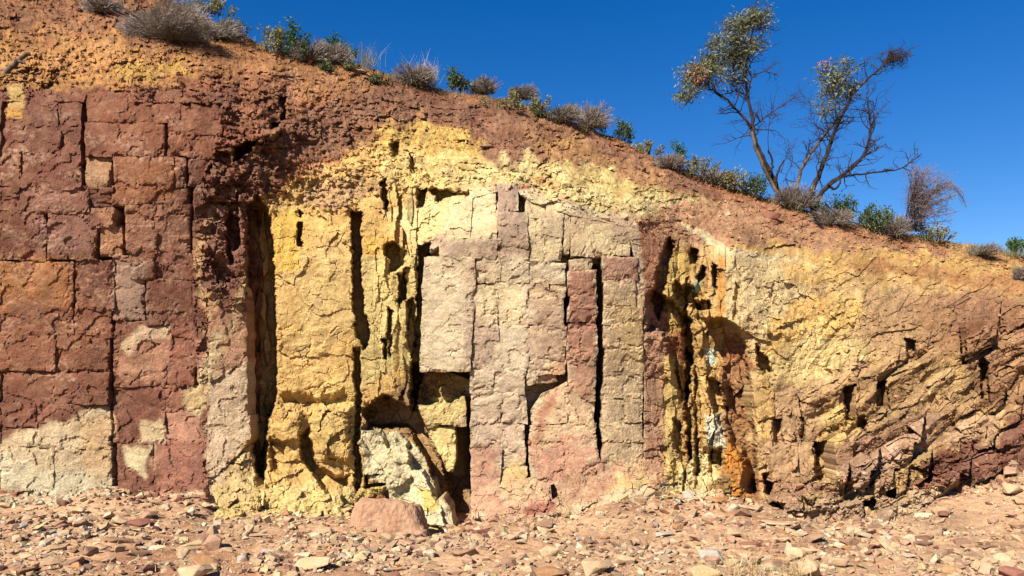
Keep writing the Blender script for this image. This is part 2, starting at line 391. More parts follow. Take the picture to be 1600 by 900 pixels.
def rough(U, V):
    """relief of the weathered faces in metres"""
    br = brink_v(U)
    slope = sstep(br - V, -12, 14)
    right = sstep(U, 1015, 1060) * (1 - slope)
    yel = sstep(U, 380, 400) * (1 - sstep(U, 655, 668)) * (1 - slope)
    low = sstep(V, 600, 640)
    fw = 1 - slope
    d = np.zeros(U.shape)
    var = 0.35 + 0.9 * sstep(fbm(U / 130 + 2, V / 110, 3, 27), -0.35, 0.45)
    wu, wv = warp(U, V, 7, 40, 60)
    fl, bl = facet(wu / 46, wv / 40, 1); fm, bm_ = facet(wu / 19, wv / 15, 2); fs, _ = facet(U / 7.5, V / 6.0, 3)
    fm = fm * var; fs = fs * var; fl = fl * (0.5 + 0.5 * var)
    n = fbm(U / 60, V / 60, 5, 4)
    pl, _ = facet((U + 0.5 * V) / 20 + 0.4 * n, (V - 0.12 * U) / 5.5 + 0.8 * n, 17, 0.9)
    coarse = sstep(fbm(U / 90 + 5, V / 50, 3, 18), -0.15, 0.35)
    d += slope * (0.10 * n + (0.008 + 0.028 * coarse) * pl + 0.04 * coarse * fm + 0.026 * fs + 0.03 * fbm(U / 9, V / 7, 3, 9))
    d += yel * (0.05 * fl * (0.5 + low) + 0.018 * fm * (0.4 + 1.6 * low) + 0.007 * fs * (0.7 + low) + 0.06 * n * (0.4 + low))
    ck = facet(wu / 60 + 9, wv / 40, 113)[1]; ck2 = facet(wu / 27, wv / 20, 115)[1]; gate = sstep(fbm(U / 50, V / 50, 2, 114), 0.08, 0.35)
    d += fw * (0.022 * gate * (1 - sstep(ck, 0.0, 0.05)) + 0.018 * sstep(fbm(U / 30 + 7, V / 30, 2, 116), 0.1, 0.4) * (1 - sstep(ck2, 0.0, 0.08)))
    # upright ribbing beside the deep slots
    rib = np.exp(-((U - 628) / 26.0) ** 2) * (1 - sstep(V, 610, 650)) + np.exp(-((U - 408) / 18.0) ** 2) + np.exp(-((U - 1085) / 45.0) ** 2)
    d += np.clip(rib, 0, 1) * fw * 0.10 * facet(U / 9 + 0.3 * fbm(V / 60, U / 60, 2, 8), V / 42, 12)[0]
    # dipping beds: lower left to upper right
    a = math.radians(-31); s = U * math.cos(a) + V * math.sin(a); p = -U * math.sin(a) + V * math.cos(a)
    wob = 10 * fbm(U / 90, V / 90, 3, 21)
    bed, _ = facet(s / 34, (p + wob) / 9.0, 13, 0.7); bed2, _ = facet(s / 70, (p + wob) / 24, 14, 0.6)
    upr, _ = facet(U / 12, V / 34, 15, 0.8)
    jog = facet(s / 62 + 3, p / 46, 19, 0.0)[0]
    ph = (p + 0.8 * wob + 9 * jog) / 42.0; sw = ph - np.floor(ph); ph2 = (p + 1.1 * wob + 4 * jog) / 15.0; sw2 = ph2 - np.floor(ph2)
    tread = lambda w: w - np.clip(w / 0.36, 0, 1)
    jb = facet(U / 58 + 1, V / 52, 29, 0.0)[0]
    su = (U + 14 * jb + 0.15 * V) / 58.0 + 0.37 * np.floor(ph); fr = su - np.floor(su)
    ra = _h(np.floor(su).astype(np.int64), np.floor(ph).astype(np.int64), 91) / 4096.0
    side = -0.62 * np.clip(ra - 0.25, 0, 1) * fr * sstep(U, 1205, 1260)
    lowr = sstep(V + 0.45 * (U - 1300), 570, 625)
    bed2 = bed2 * (0.45 + 0.2 * lowr) + lowr * (4.6 * tread(sw) + 1.0 * tread(sw2) + 0.45 * upr * (sw > 0.36)); bed = bed * (0.5 + 0.5 * lowr)
    beds = sstep(U, 1230, 1330)
    d += right * lowr * side * (1 - sstep(V, 745, 775))
    d += right * (beds * (0.035 * bed + 0.06 * bed2 + 0.014 * fs) + (1 - beds) * (0.05 * fl + 0.024 * fm + 0.011 * fs) + 0.08 * n + 0.04 * upr * np.exp(-((U - 1225) / 45.0) ** 2) * sstep(V, 600, 660))
    # rubbly toe of the banded slope
    toe = right * sstep(V, 690, 760)
    d += toe * (0.03 * fs + 0.03 * fm)
    # fold beside the red wall and cores
    fold = (1 - sstep(U, 388, 396)) * sstep(U, 292, 330) * fw
    d += fold * (1 - 0.8 * sstep(V, 450, 540)) * (0.045 * fm + 0.02 * fs + 0.07 * fl)
    wall = fw * (1 - right) * (1 - yel)
    d += wall * (0.03 * fm + 0.012 * fs)
    return d

def full_depth(U, V):
    D = base_depth(U, V)
    wu, wv = warp(U, V, 3.2, 16, 31); wu, wv = warp(wu, wv, 1.3, 5, 37)
    for P, d, s in CORE: D += d * pmask(U, V, P, s)
    for P, d, s in FEAT: D += d * pmask(wu, wv, P, s)
    return D + rough(U, V)

# ------------------------------------------------------------------ cliff: colours of the rock (zones of ochre), shade painted into two hollows
KA = 0.58
ZON = [   # outline, colour, edge softness, ragged edge
 # soil on the slope
 ([(-260,-120),(420,-120),(420,160),(-260,160)], (168,108,62), 10, 20),
 ([(-260,-120),(260,-120),(330,60),(250,80),(120,40),(-260,60)], (146,92,60), 14, 24),
 ([(-260,50),(60,70),(170,60),(250,85),(380,95),(300,130),(60,140),(-260,140)], (182,124,68), 12, 26),
 ([(330,60),(460,80),(620,122),(560,150),(400,150),(300,120)], (166,106,62), 12, 18),
 ([(180,105),(280,95),(300,112),(190,122)], (190,142,62), 8, 10),
 ([(270,120),(460,118),(470,200),(370,215),(280,165)], (146,86,58), 10, 16),
 # dark red cap of the fold
 ([(330,250),(400,215),(480,180),(560,140),(640,128),(800,160),(940,212),(1130,300),(1100,310),(960,246),(860,225),(760,215),(700,185),(600,190),(560,240),(470,250),(420,300),(370,340),(330,420)], (136,84,62), 10, 18),
 ([(560,200),(700,180),(780,235),(840,260),(780,280),(600,260)], (150,96,60), 14, 18),
 ([(740,215),(850,222),(830,270),(760,262)], (142,92,66), 12, 14),
 # yellow top slope
 ([(400,320),(460,280),(520,258),(600,205),(660,192),(720,210),(780,262),(700,300),(540,345),(430,345)], (204,160,84), 12, 16),
 ([(470,300),(560,270),(600,290),(540,330),(470,330)], (182,140,92), 14, 18),
 ([(590,195),(680,195),(760,225),(740,250),(650,235),(590,240)], (210,166,78), 8, 12),
 ([(590,240),(760,245),(700,300),(610,320)], (216,180,104), 10, 14),
 ([(820,205),(900,215),(940,245),(860,240)], (186,132,72), 10, 14),
 ([(700,262),(820,250),(960,262),(1110,318),(1040,345),(990,345),(800,295),(700,298)], (216,188,122), 10, 16),
 ([(830,255),(960,255),(1050,300),(960,310)], (206,172,98), 12, 14),
 ([(825,280),(850,270),(870,290),(845,298)], (206,150,70), 6, 6),
 ([(900,236),(1000,256),(1090,300),(1000,290)], (176,120,76), 10, 14),
 # red wall
 ([(-260,140),(370,140),(372,240),(400,330),(396,780),(-260,790)], (126,73,57), 6, 10),
 ([(110,145),(360,145),(360,245),(180,250)], (138,79,57), 14, 20),
 (rect(180,246,272,320), (156,92,60), 9, 8), (rect(-260,408,114,480), (168,106,64), 14, 12), (rect(12,132,37,170), (190,150,84), 3, 3), (rect(10,170,36,184), (198,140,56), 3, 3),
 (rect(133,246,176,292), (164,118,84), 4, 5), (rect(152,325,196,402), (176,118,84), 5, 8), (rect(-260,480,178,600), (140,82,59), 14, 20), (rect(178,408,228,500), (156,118,100), 6, 8),
 ([(40,335),(150,335),(150,400),(60,400)], (152,100,86), 16, 20), ([(200,318),(297,320),(295,395),(200,385)], (154,98,76), 16, 18), ([(50,300),(130,296),(130,310),(60,316)], (160,104,90), 8, 8),
 ([(183,560),(215,515),(262,510),(275,550),(250,600),(190,600)], (176,118,92), 8, 10), ([(190,535),(214,510),(264,512),(262,528),(220,530),(196,556)], (206,168,132), 4, 6),
 ([(268,508),(306,500),(322,560),(300,680),(262,690),(256,640)], (148,88,70), 6, 8),
 ([(318,505),(340,500),(396,470),(398,600),(330,600),(306,640),(318,560)], (180,128,96), 8, 10),
 # white leached foot of the red wall
 ([(-260,700),(0,690),(30,672),(60,670),(100,654),(165,630),(176,640),(178,785),(-260,790)], (204,172,136), 5, 8),
 ([(-260,735),(20,720),(60,735),(170,745),(178,790),(-260,790)], (200,180,146), 10, 14), ([(120,660),(176,650),(176,740),(130,740)], (206,164,118), 8, 10), (rect(-60,762,30,786), (150,94,78), 6, 8),
 ([(322,590),(398,560),(398,700),(360,720),(322,790)], (204,168,136), 6, 8), ([(330,520),(352,515),(330,600),(300,680),(290,655)], (206,172,128), 4, 6),
 ([(218,660),(250,655),(262,690),(220,692)], (204,172,130), 4, 5), ([(192,700),(214,694),(232,705),(226,745),(200,732)], (204,176,136), 4, 5), ([(232,695),(262,690),(262,715),(240,735)], (196,168,132), 4, 5),
 ([(285,610),(322,600),(320,640),(290,640)], (206,170,118), 4, 5), ([(258,640),(300,640),(318,690),(262,690)], (182,122,100), 6, 8), ([(240,690),(320,688),(318,760),(244,760)], (156,96,78), 5, 8),
 # arched seam of pale rock in the fold
 ([(300,420),(306,380),(325,330),(360,290),(372,296),(340,335),(318,385),(312,440),(345,470),(330,510)], (184,136,92), 4, 6), ([(390,320),(398,360),(386,420),(372,500),(330,600),(362,500),(378,420)], (196,158,110), 4, 5),
 ([(350,300),(395,312),(392,420),(350,460),(322,430),(330,350)], (140,86,70), 8, 10),
 # foot ledge
 ([(60,815),(180,784),(330,760),(360,800),(200,840),(60,840)], (176,116,90), 5, 8), ([(180,786),(330,764),(330,770),(186,793)], (210,172,138), 2, 2),
 ([(100,812),(180,806),(178,816),(110,822)], (206,168,134), 2, 2),
 # yellow buttress
 ([(404,318),(555,325),(600,300),(660,330),(668,400),(660,640),(600,660),(570,690),(566,840),(320,840),(335,780),(380,700),(400,660),(412,600)], (214,168,90), 4, 6),
 ([(440,400),(550,360),(556,520),(470,560)], (214,174,102), 18, 20), ([(424,330),(470,330),(470,420),(424,430)], (226,178,70), 10, 12),
 ([(566,380),(660,380),(658,570),(566,600)], (216,186,112), 8, 12), ([(566,370),(606,368),(606,396),(568,398)], (222,170,72), 4, 5), ([(600,330),(690,300),(770,298),(776,390),(670,400)], (218,192,128), 8, 10),
 ([(480,600),(556,600),(556,700),(500,700)], (222,182,100), 14, 16),
 ([(330,790),(340,760),(400,700),(420,760),(560,760),(566,840),(330,840)], (220,186,112), 8, 10), ([(334,760),(380,705),(400,712),(396,770),(350,790)], (212,176,116), 8, 8), ([(400,770),(520,760),(560,790),(540,820),(400,820)], (220,188,112), 10, 12),
 ([(564,672),(612,672),(645,690),(700,790),(720,830),(640,830),(600,760),(568,740)], (212,192,150), 4, 6), ([(655,762),(690,775),(688,795),(660,800)], (206,178,92), 4, 4), ([(648,618),(726,614),(726,740),(700,740)], (218,188,116), 4, 5),
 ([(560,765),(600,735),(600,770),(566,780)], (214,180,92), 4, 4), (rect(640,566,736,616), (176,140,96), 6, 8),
 ([(640,590),(738,566),(738,830),(700,830),(690,790),(664,720),(640,680),(572,672),(570,640)], (170,128,80), 5, 6), ([(564,672),(612,672),(645,690),(700,790),(720,830),(640,830),(600,760),(568,740)], (212,192,150), 4, 5), ([(650,630),(726,614),(726,740),(700,740)], (218,188,116), 3, 4), ([(655,762),(690,775),(688,795),(660,800)], (206,178,92), 4, 4),  # leading brown zone puts the pit's shade into the colour
 # pale wall
 ([(660,380),(690,372),(780,295),(826,300),(990,345),(1012,420),(1012,760),(870,820),(734,820),(734,580),(656,580)], (206,180,148), 3, 4),
 ([(736,298),(776,298),(776,372),(690,376),(700,330)], (216,188,144), 4, 6), (rect(776,288,808,340), (162,130,112), 2, 3), (rect(777,330,823,386), (168,136,116), 2, 3),
 ([(823,295),(882,318),(880,408),(826,412)], (210,180,136), 4, 5), (rect(850,338,880,372), (192,160,128), 8, 8), ([(684,374),(830,372),(830,400),(690,404)], (172,138,116), 4, 6),
 (rect(690,404,780,440), (186,150,120), 10, 12), (rect(722,470,776,580), (178,146,124), 8, 8), (rect(660,400,722,580), (206,180,146), 6, 8), (rect(744,440,815,500), (214,184,142), 8, 8),
 (rect(824,465,886,572), (182,146,120), 6, 8), ([(830,430),(884,440),(880,470),(830,466)], (196,160,124), 6, 6), ([(844,580),(884,560),(886,600),(850,612)], (200,150,110), 5, 5),
 (rect(884,330,990,400), (188,156,120), 6, 8), ([(905,350),(960,355),(958,385),(905,385)], (206,176,130), 5, 6), (rect(958,340,990,378), (172,138,112), 4, 4), ([(925,402),(985,380),(990,405),(940,410)], (214,184,140), 3, 3),
 (rect(886,420,932,560), (166,110,90), 3, 6), (rect(886,545,932,660), (182,128,100), 10, 10), (rect(888,405,924,424), (206,172,138), 3, 3),
 (rect(940,402,996,440), (172,122,100), 3, 6), (rect(940,440,1010,730), (206,170,130), 4, 6), (rect(942,480,985,510), (214,180,144), 6, 8), ([(960,470),(1006,470),(1006,580),(970,560)], (202,166,114), 8, 10),
 (rect(734,580,826,640), (206,176,146), 6, 8), ([(734,640),(826,620),(826,700),(800,720),(734,700)], (200,166,140), 8, 10), ([(734,690),(780,690),(776,770),(734,790)], (176,122,102), 6, 10), ([(782,735),(822,725),(822,760),(784,765)], (212,178,108), 4, 6),
 ([(826,640),(862,600),(884,598),(930,640),(930,690),(826,690)], (200,162,124), 6, 8), ([(840,640),(870,600),(874,612),(850,670),(838,700)], (184,116,90), 4, 6), ([(826,690),(940,690),(930,750),(826,760)], (190,132,106), 8, 14), ([(845,700),(880,690),(880,730),(850,735)], (186,130,106), 6, 10),
 ([(738,760),(870,752),(880,806),(738,812)], (196,142,114), 5, 12), ([(770,765),(850,755),(850,775),(790,790)], (212,170,128), 4, 10), ([(820,790),(868,782),(870,800),(822,802)], (160,84,70), 3, 4),
 ([(870,750),(1010,715),(1040,740),(960,790),(870,810)], (204,164,122), 8, 12), ([(940,760),(1010,728),(1015,750),(950,775)], (206,174,104), 5, 8), ([(880,740),(1000,730),(960,770),(880,790)], (190,136,106), 6, 12),
 ([(860,806),(1050,750),(1130,780),(1050,840),(860,840)], (206,172,134), 8, 10),
 # right-hand hollow and its ribs
 ([(1006,340),(1050,370),(1045,420),(1026,460),(1010,520),(1004,430)], (176,112,82), 5, 8), ([(1006,430),(1040,520),(1046,600),(1040,740),(1008,740)], (176,124,96), 5, 8),
 ([(1030,420),(1066,380),(1085,420),(1084,470),(1060,520),(1048,520)], (196,160,78), 6, 8), ([(1036,560),(1060,560),(1072,740),(1040,760)], (204,170,92), 6, 8), ([(1070,400),(1130,380),(1130,760),(1072,760)], (204,160,88), 5, 8),
 ([(1080,380),(1130,370),(1140,420),(1110,470),(1086,430)], (196,148,80), 6, 8), ([(1078,448),(1095,432),(1096,448),(1084,462)], (170,190,150), 2, 2), ([(1102,545),(1118,545),(1118,570),(1106,572)], (196,206,186), 2, 2),
 ([(1100,648),(1133,645),(1133,702),(1104,702)], (206,196,164), 3, 4), ([(1095,700),(1120,700),(1130,760),(1060,790),(1040,760)], (216,188,126), 6, 8),
 ([(1122,570),(1160,560),(1180,600),(1182,770),(1150,770),(1132,700)], (156,104,62), 5, 8), ([(1134,680),(1160,700),(1174,735),(1168,778),(1128,770)], (204,124,36), 3, 5), ([(1105,760),(1140,735),(1145,775),(1110,775)], (150,110,60), 3, 4),  # first, dark brown zone paints the shadow inside the hollow
 # right-hand mass
 ([(1110,318),(1250,330),(1400,368),(1620,400),(1880,470),(1880,780),(1190,800),(1178,700),(1170,560),(1130,500),(1120,400),(1050,372),(1040,345)], (208,166,104), 6, 10),
 ([(990,345),(1060,318),(1180,318),(1300,345),(1480,382),(1640,404),(1640,425),(1440,420),(1290,410),(1200,385),(1130,385),(1060,372)], (178,124,88), 8, 14), ([(1160,310),(1300,335),(1480,380),(1460,395),(1330,372),(1200,345)], (166,104,70), 10, 14), ([(1480,385),(1640,402),(1700,440),(1500,410)], (182,126,72), 8, 12),
 ([(1110,385),(1200,378),(1330,402),(1300,420),(1200,405),(1120,400)], (204,156,80), 8, 12), ([(1300,385),(1500,402),(1700,430),(1880,500),(1880,530),(1600,470),(1400,440),(1300,430)], (198,150,78), 10, 16), ([(1330,405),(1640,440),(1640,462),(1480,440),(1340,425)], (178,118,66), 8, 14),
 ([(1116,392),(1250,400),(1260,500),(1180,540),(1130,500)], (216,182,126), 10, 12), (rect(1121,400,1131,500), (214,146,62), 4, 3), ([(1060,345),(1110,365),(1140,388),(1260,410),(1300,425),(1250,415),(1130,396)], (216,186,140), 2, 4),
 ([(1200,500),(1280,470),(1360,470),(1330,510),(1240,540),(1190,580)], (220,176,92), 12, 16), ([(1220,410),(1330,420),(1340,440),(1230,440)], (218,170,92), 10, 12), ([(1240,470),(1300,462),(1290,490),(1220,500)], (216,164,84), 8, 10), ([(1190,560),(1260,520),(1340,530),(1380,580),(1300,600),(1210,620)], (212,178,110), 12, 16),
 ([(1350,460),(1420,450),(1500,470),(1480,560),(1420,570),(1350,540)], (188,142,94), 12, 18), ([(1400,480),(1470,455),(1560,455),(1720,480),(1880,540),(1880,640),(1620,640),(1540,640),(1500,560)], (172,122,82), 10, 18), ([(1480,470),(1560,470),(1640,520),(1580,520),(1500,540)], (150,98,68), 10, 14),
 ([(1270,600),(1330,560),(1420,570),(1560,640),(1480,690),(1360,700),(1250,690)], (196,152,100), 12, 16), ([(1180,600),(1260,600),(1270,760),(1190,770)], (188,142,100), 8, 12), ([(1182,590),(1210,610),(1206,680),(1184,700)], (200,156,84), 5, 8), ([(1300,620),(1350,670),(1370,690),(1330,700),(1280,690)], (210,172,96), 6, 10),
 ([(1200,750),(1300,755),(1330,770),(1260,790),(1200,785)], (176,124,94), 5, 8), ([(1250,775),(1290,770),(1280,785),(1258,790)], (204,164,90), 3, 4), ([(1190,785),(1400,775),(1400,815),(1200,820)], (188,148,116), 8, 10),
 ([(1300,700),(1400,650),(1480,640),(1420,720),(1380,770),(1320,770)], (182,136,104), 8, 12), ([(1330,740),(1400,690),(1410,700),(1350,760)], (196,152,124), 4, 6), ([(1310,770),(1400,710),(1406,716),(1330,775)], (198,156,128), 3, 5),
 ([(1430,670),(1490,650),(1560,650),(1560,690),(1440,700)], (196,152,112), 6, 8), ([(1405,775),(1440,730),(1500,690),(1560,690),(1580,650),(1680,600),(1880,560),(1880,720),(1600,740),(1480,760)], (136,76,60), 6, 12),
 ([(1400,785),(1480,760),(1640,735),(1880,715),(1880,840),(1380,840)], (202,164,130), 12, 14), ([(1500,700),(1600,690),(1600,745),(1480,765)], (150,92,74), 14, 16),
]
def zone_color(U, V):
    U = np.asarray(U, float); V = np.asarray(V, float)
    C = np.empty(U.shape + (3,)); C[...] = lin((160, 100, 66))
    w1 = fbm(U / 28, V / 28, 4, 71); w2 = fbm(U / 28 + 31, V / 28 + 7, 4, 77)
    for P, c, s, r in ZON:
        P = np.asarray(P, float); m = np.zeros(U.shape)
        if P[:, 0].min() > 655 and P[:, 0].max() < 1015 and s > 3: s = s * 2.2; r = r * 1.5
        lo = P.min(0) - s - 2 * r; hi = P.max(0) + s + 2 * r
        k = (U > lo[0]) & (U < hi[0]) & (V > lo[1]) & (V < hi[1])
        if not k.any(): continue
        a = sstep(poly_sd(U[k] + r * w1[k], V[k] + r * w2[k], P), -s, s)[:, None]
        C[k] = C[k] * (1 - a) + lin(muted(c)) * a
    ef = sstep(fbm(U / 60, V / 26, 3, 83), 0.05, 0.5) * sstep(fbm(U / 7, V / 5, 3, 85), -0.15, 0.4) * (1 - sstep(U, 330, 385)) * sstep(V, 150, 190) * (1 - sstep(V, 590, 640))
    C = C * (1 - 0.45 * ef[..., None]) + 0.45 * ef[..., None] * lin((196, 158, 132))
    du = np.clip(0.045 + 0.05 * sstep(U, 380, 430) + 0.10 * w1 + 0.06 * fbm(U / 10, V / 8, 2, 87), 0.02, 0.25)[..., None]     # wind-blown dust
    C = C * (1 - du) + du * lin((208, 172, 136))
    # thin bedding streaks, dipping like the beds
    a = math.radians(-28); p = -U * math.sin(a) + V * math.cos(a)
    st = perlin(U / 120, (p + 8 * w1) / 4.5, 91) * sstep(U, 1180, 1300)
    sl = sstep(brink_v(U) - V, -5, 10)
    a2 = math.radians(-31); s2 = U * math.cos(a2) + V * math.sin(a2); p2 = -U * math.sin(a2) + V * math.cos(a2)
    jg = facet(s2 / 62 + 3, p2 / 46, 19, 0.0)[0]; ph = (p2 + 8 * fbm(U / 90, V / 90, 3, 21) + 9 * jg) / 42.0
    bt = _h(np.floor(ph).astype(np.int64), np.floor(s2 / 150).astype(np.int64), 93) / 4096.0 - 0.5; fr = ph - np.floor(ph)
    bk = sstep(V + 0.45 * (U - 1300), 570, 625) * sstep(U, 1230, 1300) * (1 - sstep(V, 740, 775))
    C = C * (1 + bk[..., None] * (0.38 * bt[..., None] * np.array([1.0, 1.1, 1.2]) - 0.20 * sstep(fr, .3, .42)[..., None] * np.array([.8, 1.0, 1.1])))
    val = 1 + 0.16 * st + 0.22 * sl * perlin(U / 90, (V - 0.2 * U + 12 * w1) / 6.0, 92) + 0.10 * w2 + (0.20 * perlin(U / 5, V / 4, 95) + 0.22 * fbm(U / 14, V / 9, 3, 97)) * (0.35 + 0.65 * sl)
    C *= np.clip(val, 0.5, 1.6)[..., None]
    redness = np.clip((C[..., 0] - C[..., 1]) / (C[..., 0] + 1e-6) - 0.35, 0, 0.4)[..., None] / 0.4
    C = C * (1 + redness * np.array([-0.05, 0.0, -0.10]))
    pinkness = np.clip(1 - np.abs(C[..., 2] / (C[..., 0] + 1e-6) - 0.45) / 0.25, 0, 1)[..., None]
    C = C * (1 + pinkness * np.array([-0.01, 0.03, -0.05]))
    return C * KA

# ------------------------------------------------------------------ cliff: core surface, split in its faces
NU, NR = 1301, 480
uu = np.linspace(-240, 1840, NU)
jag = 3.2 * fbm(uu / 22, uu * 0 + 3.3, 4, 51)
vc = crest_v(uu) + jag
vf = contact_v(uu) + 46
tt = np.linspace(0, 1, NR)
U = np.repeat(uu[None, :], NR, 0)
V = vc[None, :] + tt[:, None] * (vf - vc)[None, :]
D = full_depth(U, V)
X, Y, Z = world(U, V, D)
# small tilts out of the bearing so that edges are not ruled lines
X = X + 0.005 * fbm(U / 6, V / 6, 2, 55); Z = Z + 0.005 * fbm(U / 6 + 9, V / 6, 2, 57)
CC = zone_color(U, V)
verts = np.stack([X, Y, Z], -1).reshape(-1, 3); cols = CC.reshape(-1, 3)
idx = np.arange(NU * NR).reshape(NR, NU)
quads = np.stack([idx[:-1, :-1], idx[1:, :-1], idx[1:, 1:], idx[:-1, 1:]], -1)
qu = 0.25 * (U[:-1, :-1] + U[1:, 1:]) * 2; qv = 0.25 * (V[:-1, :-1] + V[1:, 1:]) * 2
wq = 8 * fbm(qu / 25, qv / 25, 3, 61)
lab = np.where(qv < brink_v(qu) + wq, 0, np.where(qu < 391 + 0.4 * wq, 1, np.where(qu < 659 + 0.3 * wq, 2, np.where(qu < 1010 + 0.3 * wq, 3, 4))))
# the yellow base spreads under the red wall's corner
lab = np.where((lab == 1) & (qu > 332) & (qv > 700 + (392 - qu) * 1.1), 2, lab)
lab = np.where((lab == 3) & (qu < 735) & (qv > 582), 2, lab)
cliff = empty('cliff', (0, 10.3, 0)); tag(cliff, kind='structure')
PARTS = {}
for k, nm, lb, mt in ((0, 'soil_slope', 'crumbling orange and red soil slope above the rock walls', M_SOIL), (1, 'red_wall', 'dark red jointed rock wall with white foot', M_ROCK),
                  (2, 'yellow_buttress', 'yellow ochre rock buttress with deep dark slots', M_ROCK), (3, 'pale_wall', 'cream and mauve rock wall of upright columns', M_ROCK),
                  (4, 'banded_slope', 'tan, gold and maroon banded rock slope with square holes', M_ROCK)):
    q = quads[lab == k]
    ids, inv = np.unique(q, return_inverse=True)
    me = mesh_np(nm, verts[ids], inv.reshape(q.shape), mt, cols[ids])
    PARTS[k] = obj(nm, me, cliff); PARTS[k]['label'] = lb

# the hilltop runs on behind the crest
xs = X[0]; ys = Y[0]; zs = Z[0]
rows = [(xs, ys, zs)]
for k, dy in enumerate((0.5, 1.3, 3, 7, 15, 32, 70, 160)):
    rows.append((xs * (1 + dy / 14.0), ys + dy, zs - 0.05 + 0.02 * dy * (dy < 8) - 0.03 * max(0, dy - 8) + 0.06 * fbm(xs * 1.3, xs * 0 + dy, 3, 5)))
hv = np.array(rows).transpose(0, 2, 1).reshape(-1, 3)
hi_ = np.arange(len(rows) * NU).reshape(len(rows), NU)
hq = np.stack([hi_[:-1, :-1], hi_[:-1, 1:], hi_[1:, 1:], hi_[1:, :-1]], -1).reshape(-1, 4)
hc = np.tile(lin((170, 104, 60), KA), (len(hv), 1)); hc[:NU] = CC[0]
tag(obj('hilltop', mesh_np('hilltop', hv, hq, M_SOIL, hc)), kind='structure')

# ------------------------------------------------------------------ joint blocks of the two walls
def block_mesh(P, off, seed, thick=0.34, step=2.8, flat=None):
    r = random.Random(seed)
    P = [(x + r.uniform(-2.4, 2.4), y + r.uniform(-2.4, 2.4)) for x, y in P]
    out = []
    n = len(P)
    for i in range(n):
        (ax, ay), (bx, by) = P[i], P[(i + 1) % n]
        L = math.hypot(bx - ax, by - ay); m = max(1, int(L / step))
        nx, ny = -(by - ay) / max(L, 1e-6), (bx - ax) / max(L, 1e-6)
        for j in range(m):
            t = j / m; x = ax + (bx - ax) * t; y = ay + (by - ay) * t
            e = 2.6 * mnoise.noise((x * 0.045, y * 0.045, seed * 0.31)) + 1.3 * mnoise.noise((x * 0.13, y * 0.13, seed * 0.31)) + 0.9 * mnoise.noise((x * 0.35, y * 0.35, seed * 0.7))
            out.append((x + nx * e, y + ny * e))
    # rounded-off corners here and there
    bnd = np.array(out); lo = bnd.min(0); hi = bnd.max(0)
    gx = np.arange(lo[0] + step / 2, hi[0], step); gy = np.arange(lo[1] + step / 2, hi[1], step * 0.9)
    gu, gv = np.meshgrid(gx, gy); gu = gu + (np.arange(len(gy)) % 2)[:, None] * step * 0.5
    rr = np.random.default_rng(seed); gu = (gu + rr.uniform(-.7, .7, gu.shape)).ravel(); gv = (gv + rr.uniform(-.7, .7, gv.shape)).ravel()
    sd = poly_sd(gu, gv, bnd); k = sd > step * 0.55
    pts = np.concatenate([bnd, np.stack([gu[k], gv[k]], -1)])
    nb = len(bnd)
    v2, e2, f2, ov, oe, of = delaunay_2d_cdt([Vector(p) for p in pts], [(i, (i + 1) % nb) for i in range(nb)], [], 1, 1e-4)
    uv = np.array([(p.x, p.y) for p in v2]); tri = np.array([f for f in f2 if len(f) == 3], np.int32)
    src = np.array([o[0] if o else -1 for o in ov])
    sd = poly_sd(uv[:, 0], uv[:, 1], bnd); sd = np.where((src >= 0) & (src < nb), 0, np.maximum(sd, 0))
    u, v = uv[:, 0], uv[:, 1]
    c = uv.mean(0)
    if flat is None: d = base_depth(u, v) + 0.55 * off
    else: d = base_depth(np.full(u.shape, c[0]), np.full(u.shape, flat)) + off + 0.0008 * (hi[1] - v)
    d += r.uniform(-0.0005, 0.0005) * (u - c[0]) + r.uniform(-0.0005, 0.0005) * (v - c[1])
    wu, wv = warp(u, v, 6, 26, 160)
    fl, _ = facet(wu / 44 + seed, wv / 30, 101); fm, _ = facet(wu / 16, wv / 11, 102); fs, _ = facet(u / 6.5, v / 5, 103)
    ck = facet(wu / 52 + 0.2 * seed, wv / 34, 111)[1]; gate = sstep(fbm(u / 40, v / 40, 2, 112), 0.1, 0.35)
    d += 0.022 * gate * (1 - sstep(ck, 0.0, 0.05))
    d += 0.009 * fl + 0.0022 * fm + 0.002 * fs + 0.020 * fbm(u / 80, v / 70, 3, 104)
    # spalled scars
    sc_ = sstep(fbm(u / 46 + seed * 3.1, v / 40, 2, 105), 0.34, 0.38); d += 0.022 * sc_
    d += 0.008 * np.exp(-sd / 1.2) * (0.3 + sstep(fbm(u / 30, v / 30, 2, 109), -.2, .3)) + 0.03 * sstep(fbm(u / 15 + seed, v / 15, 3, 107), 0.12, 0.3) * np.exp(-sd / 6.0)
    x, y, z = world(u, v, d)
    front = np.stack([x, y, z], -1)
    # wall of the block
    inv = {int(s): i for i, s in enumerate(src) if 0 <= s < nb}
    loop = [inv[i] for i in range(nb) if i in inv]
    bk = front[loop] + np.array([0, thick, 0]) + np.stack([front[loop][:, 0] * 0.0, 0 * front[loop][:, 0], 0 * front[loop][:, 0]], -1)
    n0 = len(front); m = len(loop)
    allv = np.concatenate([front, bk])
    side = []
    for i in range(m):
        a, b = loop[i], loop[(i + 1) % m]
        side += [(a, b, n0 + (i + 1) % m), (a, n0 + (i + 1) % m, n0 + i)]
    # orient front faces to the viewer side
    A = front[tri[:, 1]] - front[tri[:, 0]]; B = front[tri[:, 2]] - front[tri[:, 0]]
    ny = A[:, 2] * B[:, 0] - A[:, 0] * B[:, 2]
    tri[ny > 0] = tri[ny > 0][:, ::-1]
    col = zone_color(u, v) * (1 + r.uniform(-0.03, 0.03))
    col = np.concatenate([col, col[loop]])
    return mesh_np('rock_block', allv, np.concatenate([tri, np.array(side, np.int32)]), M_ROCK, col)

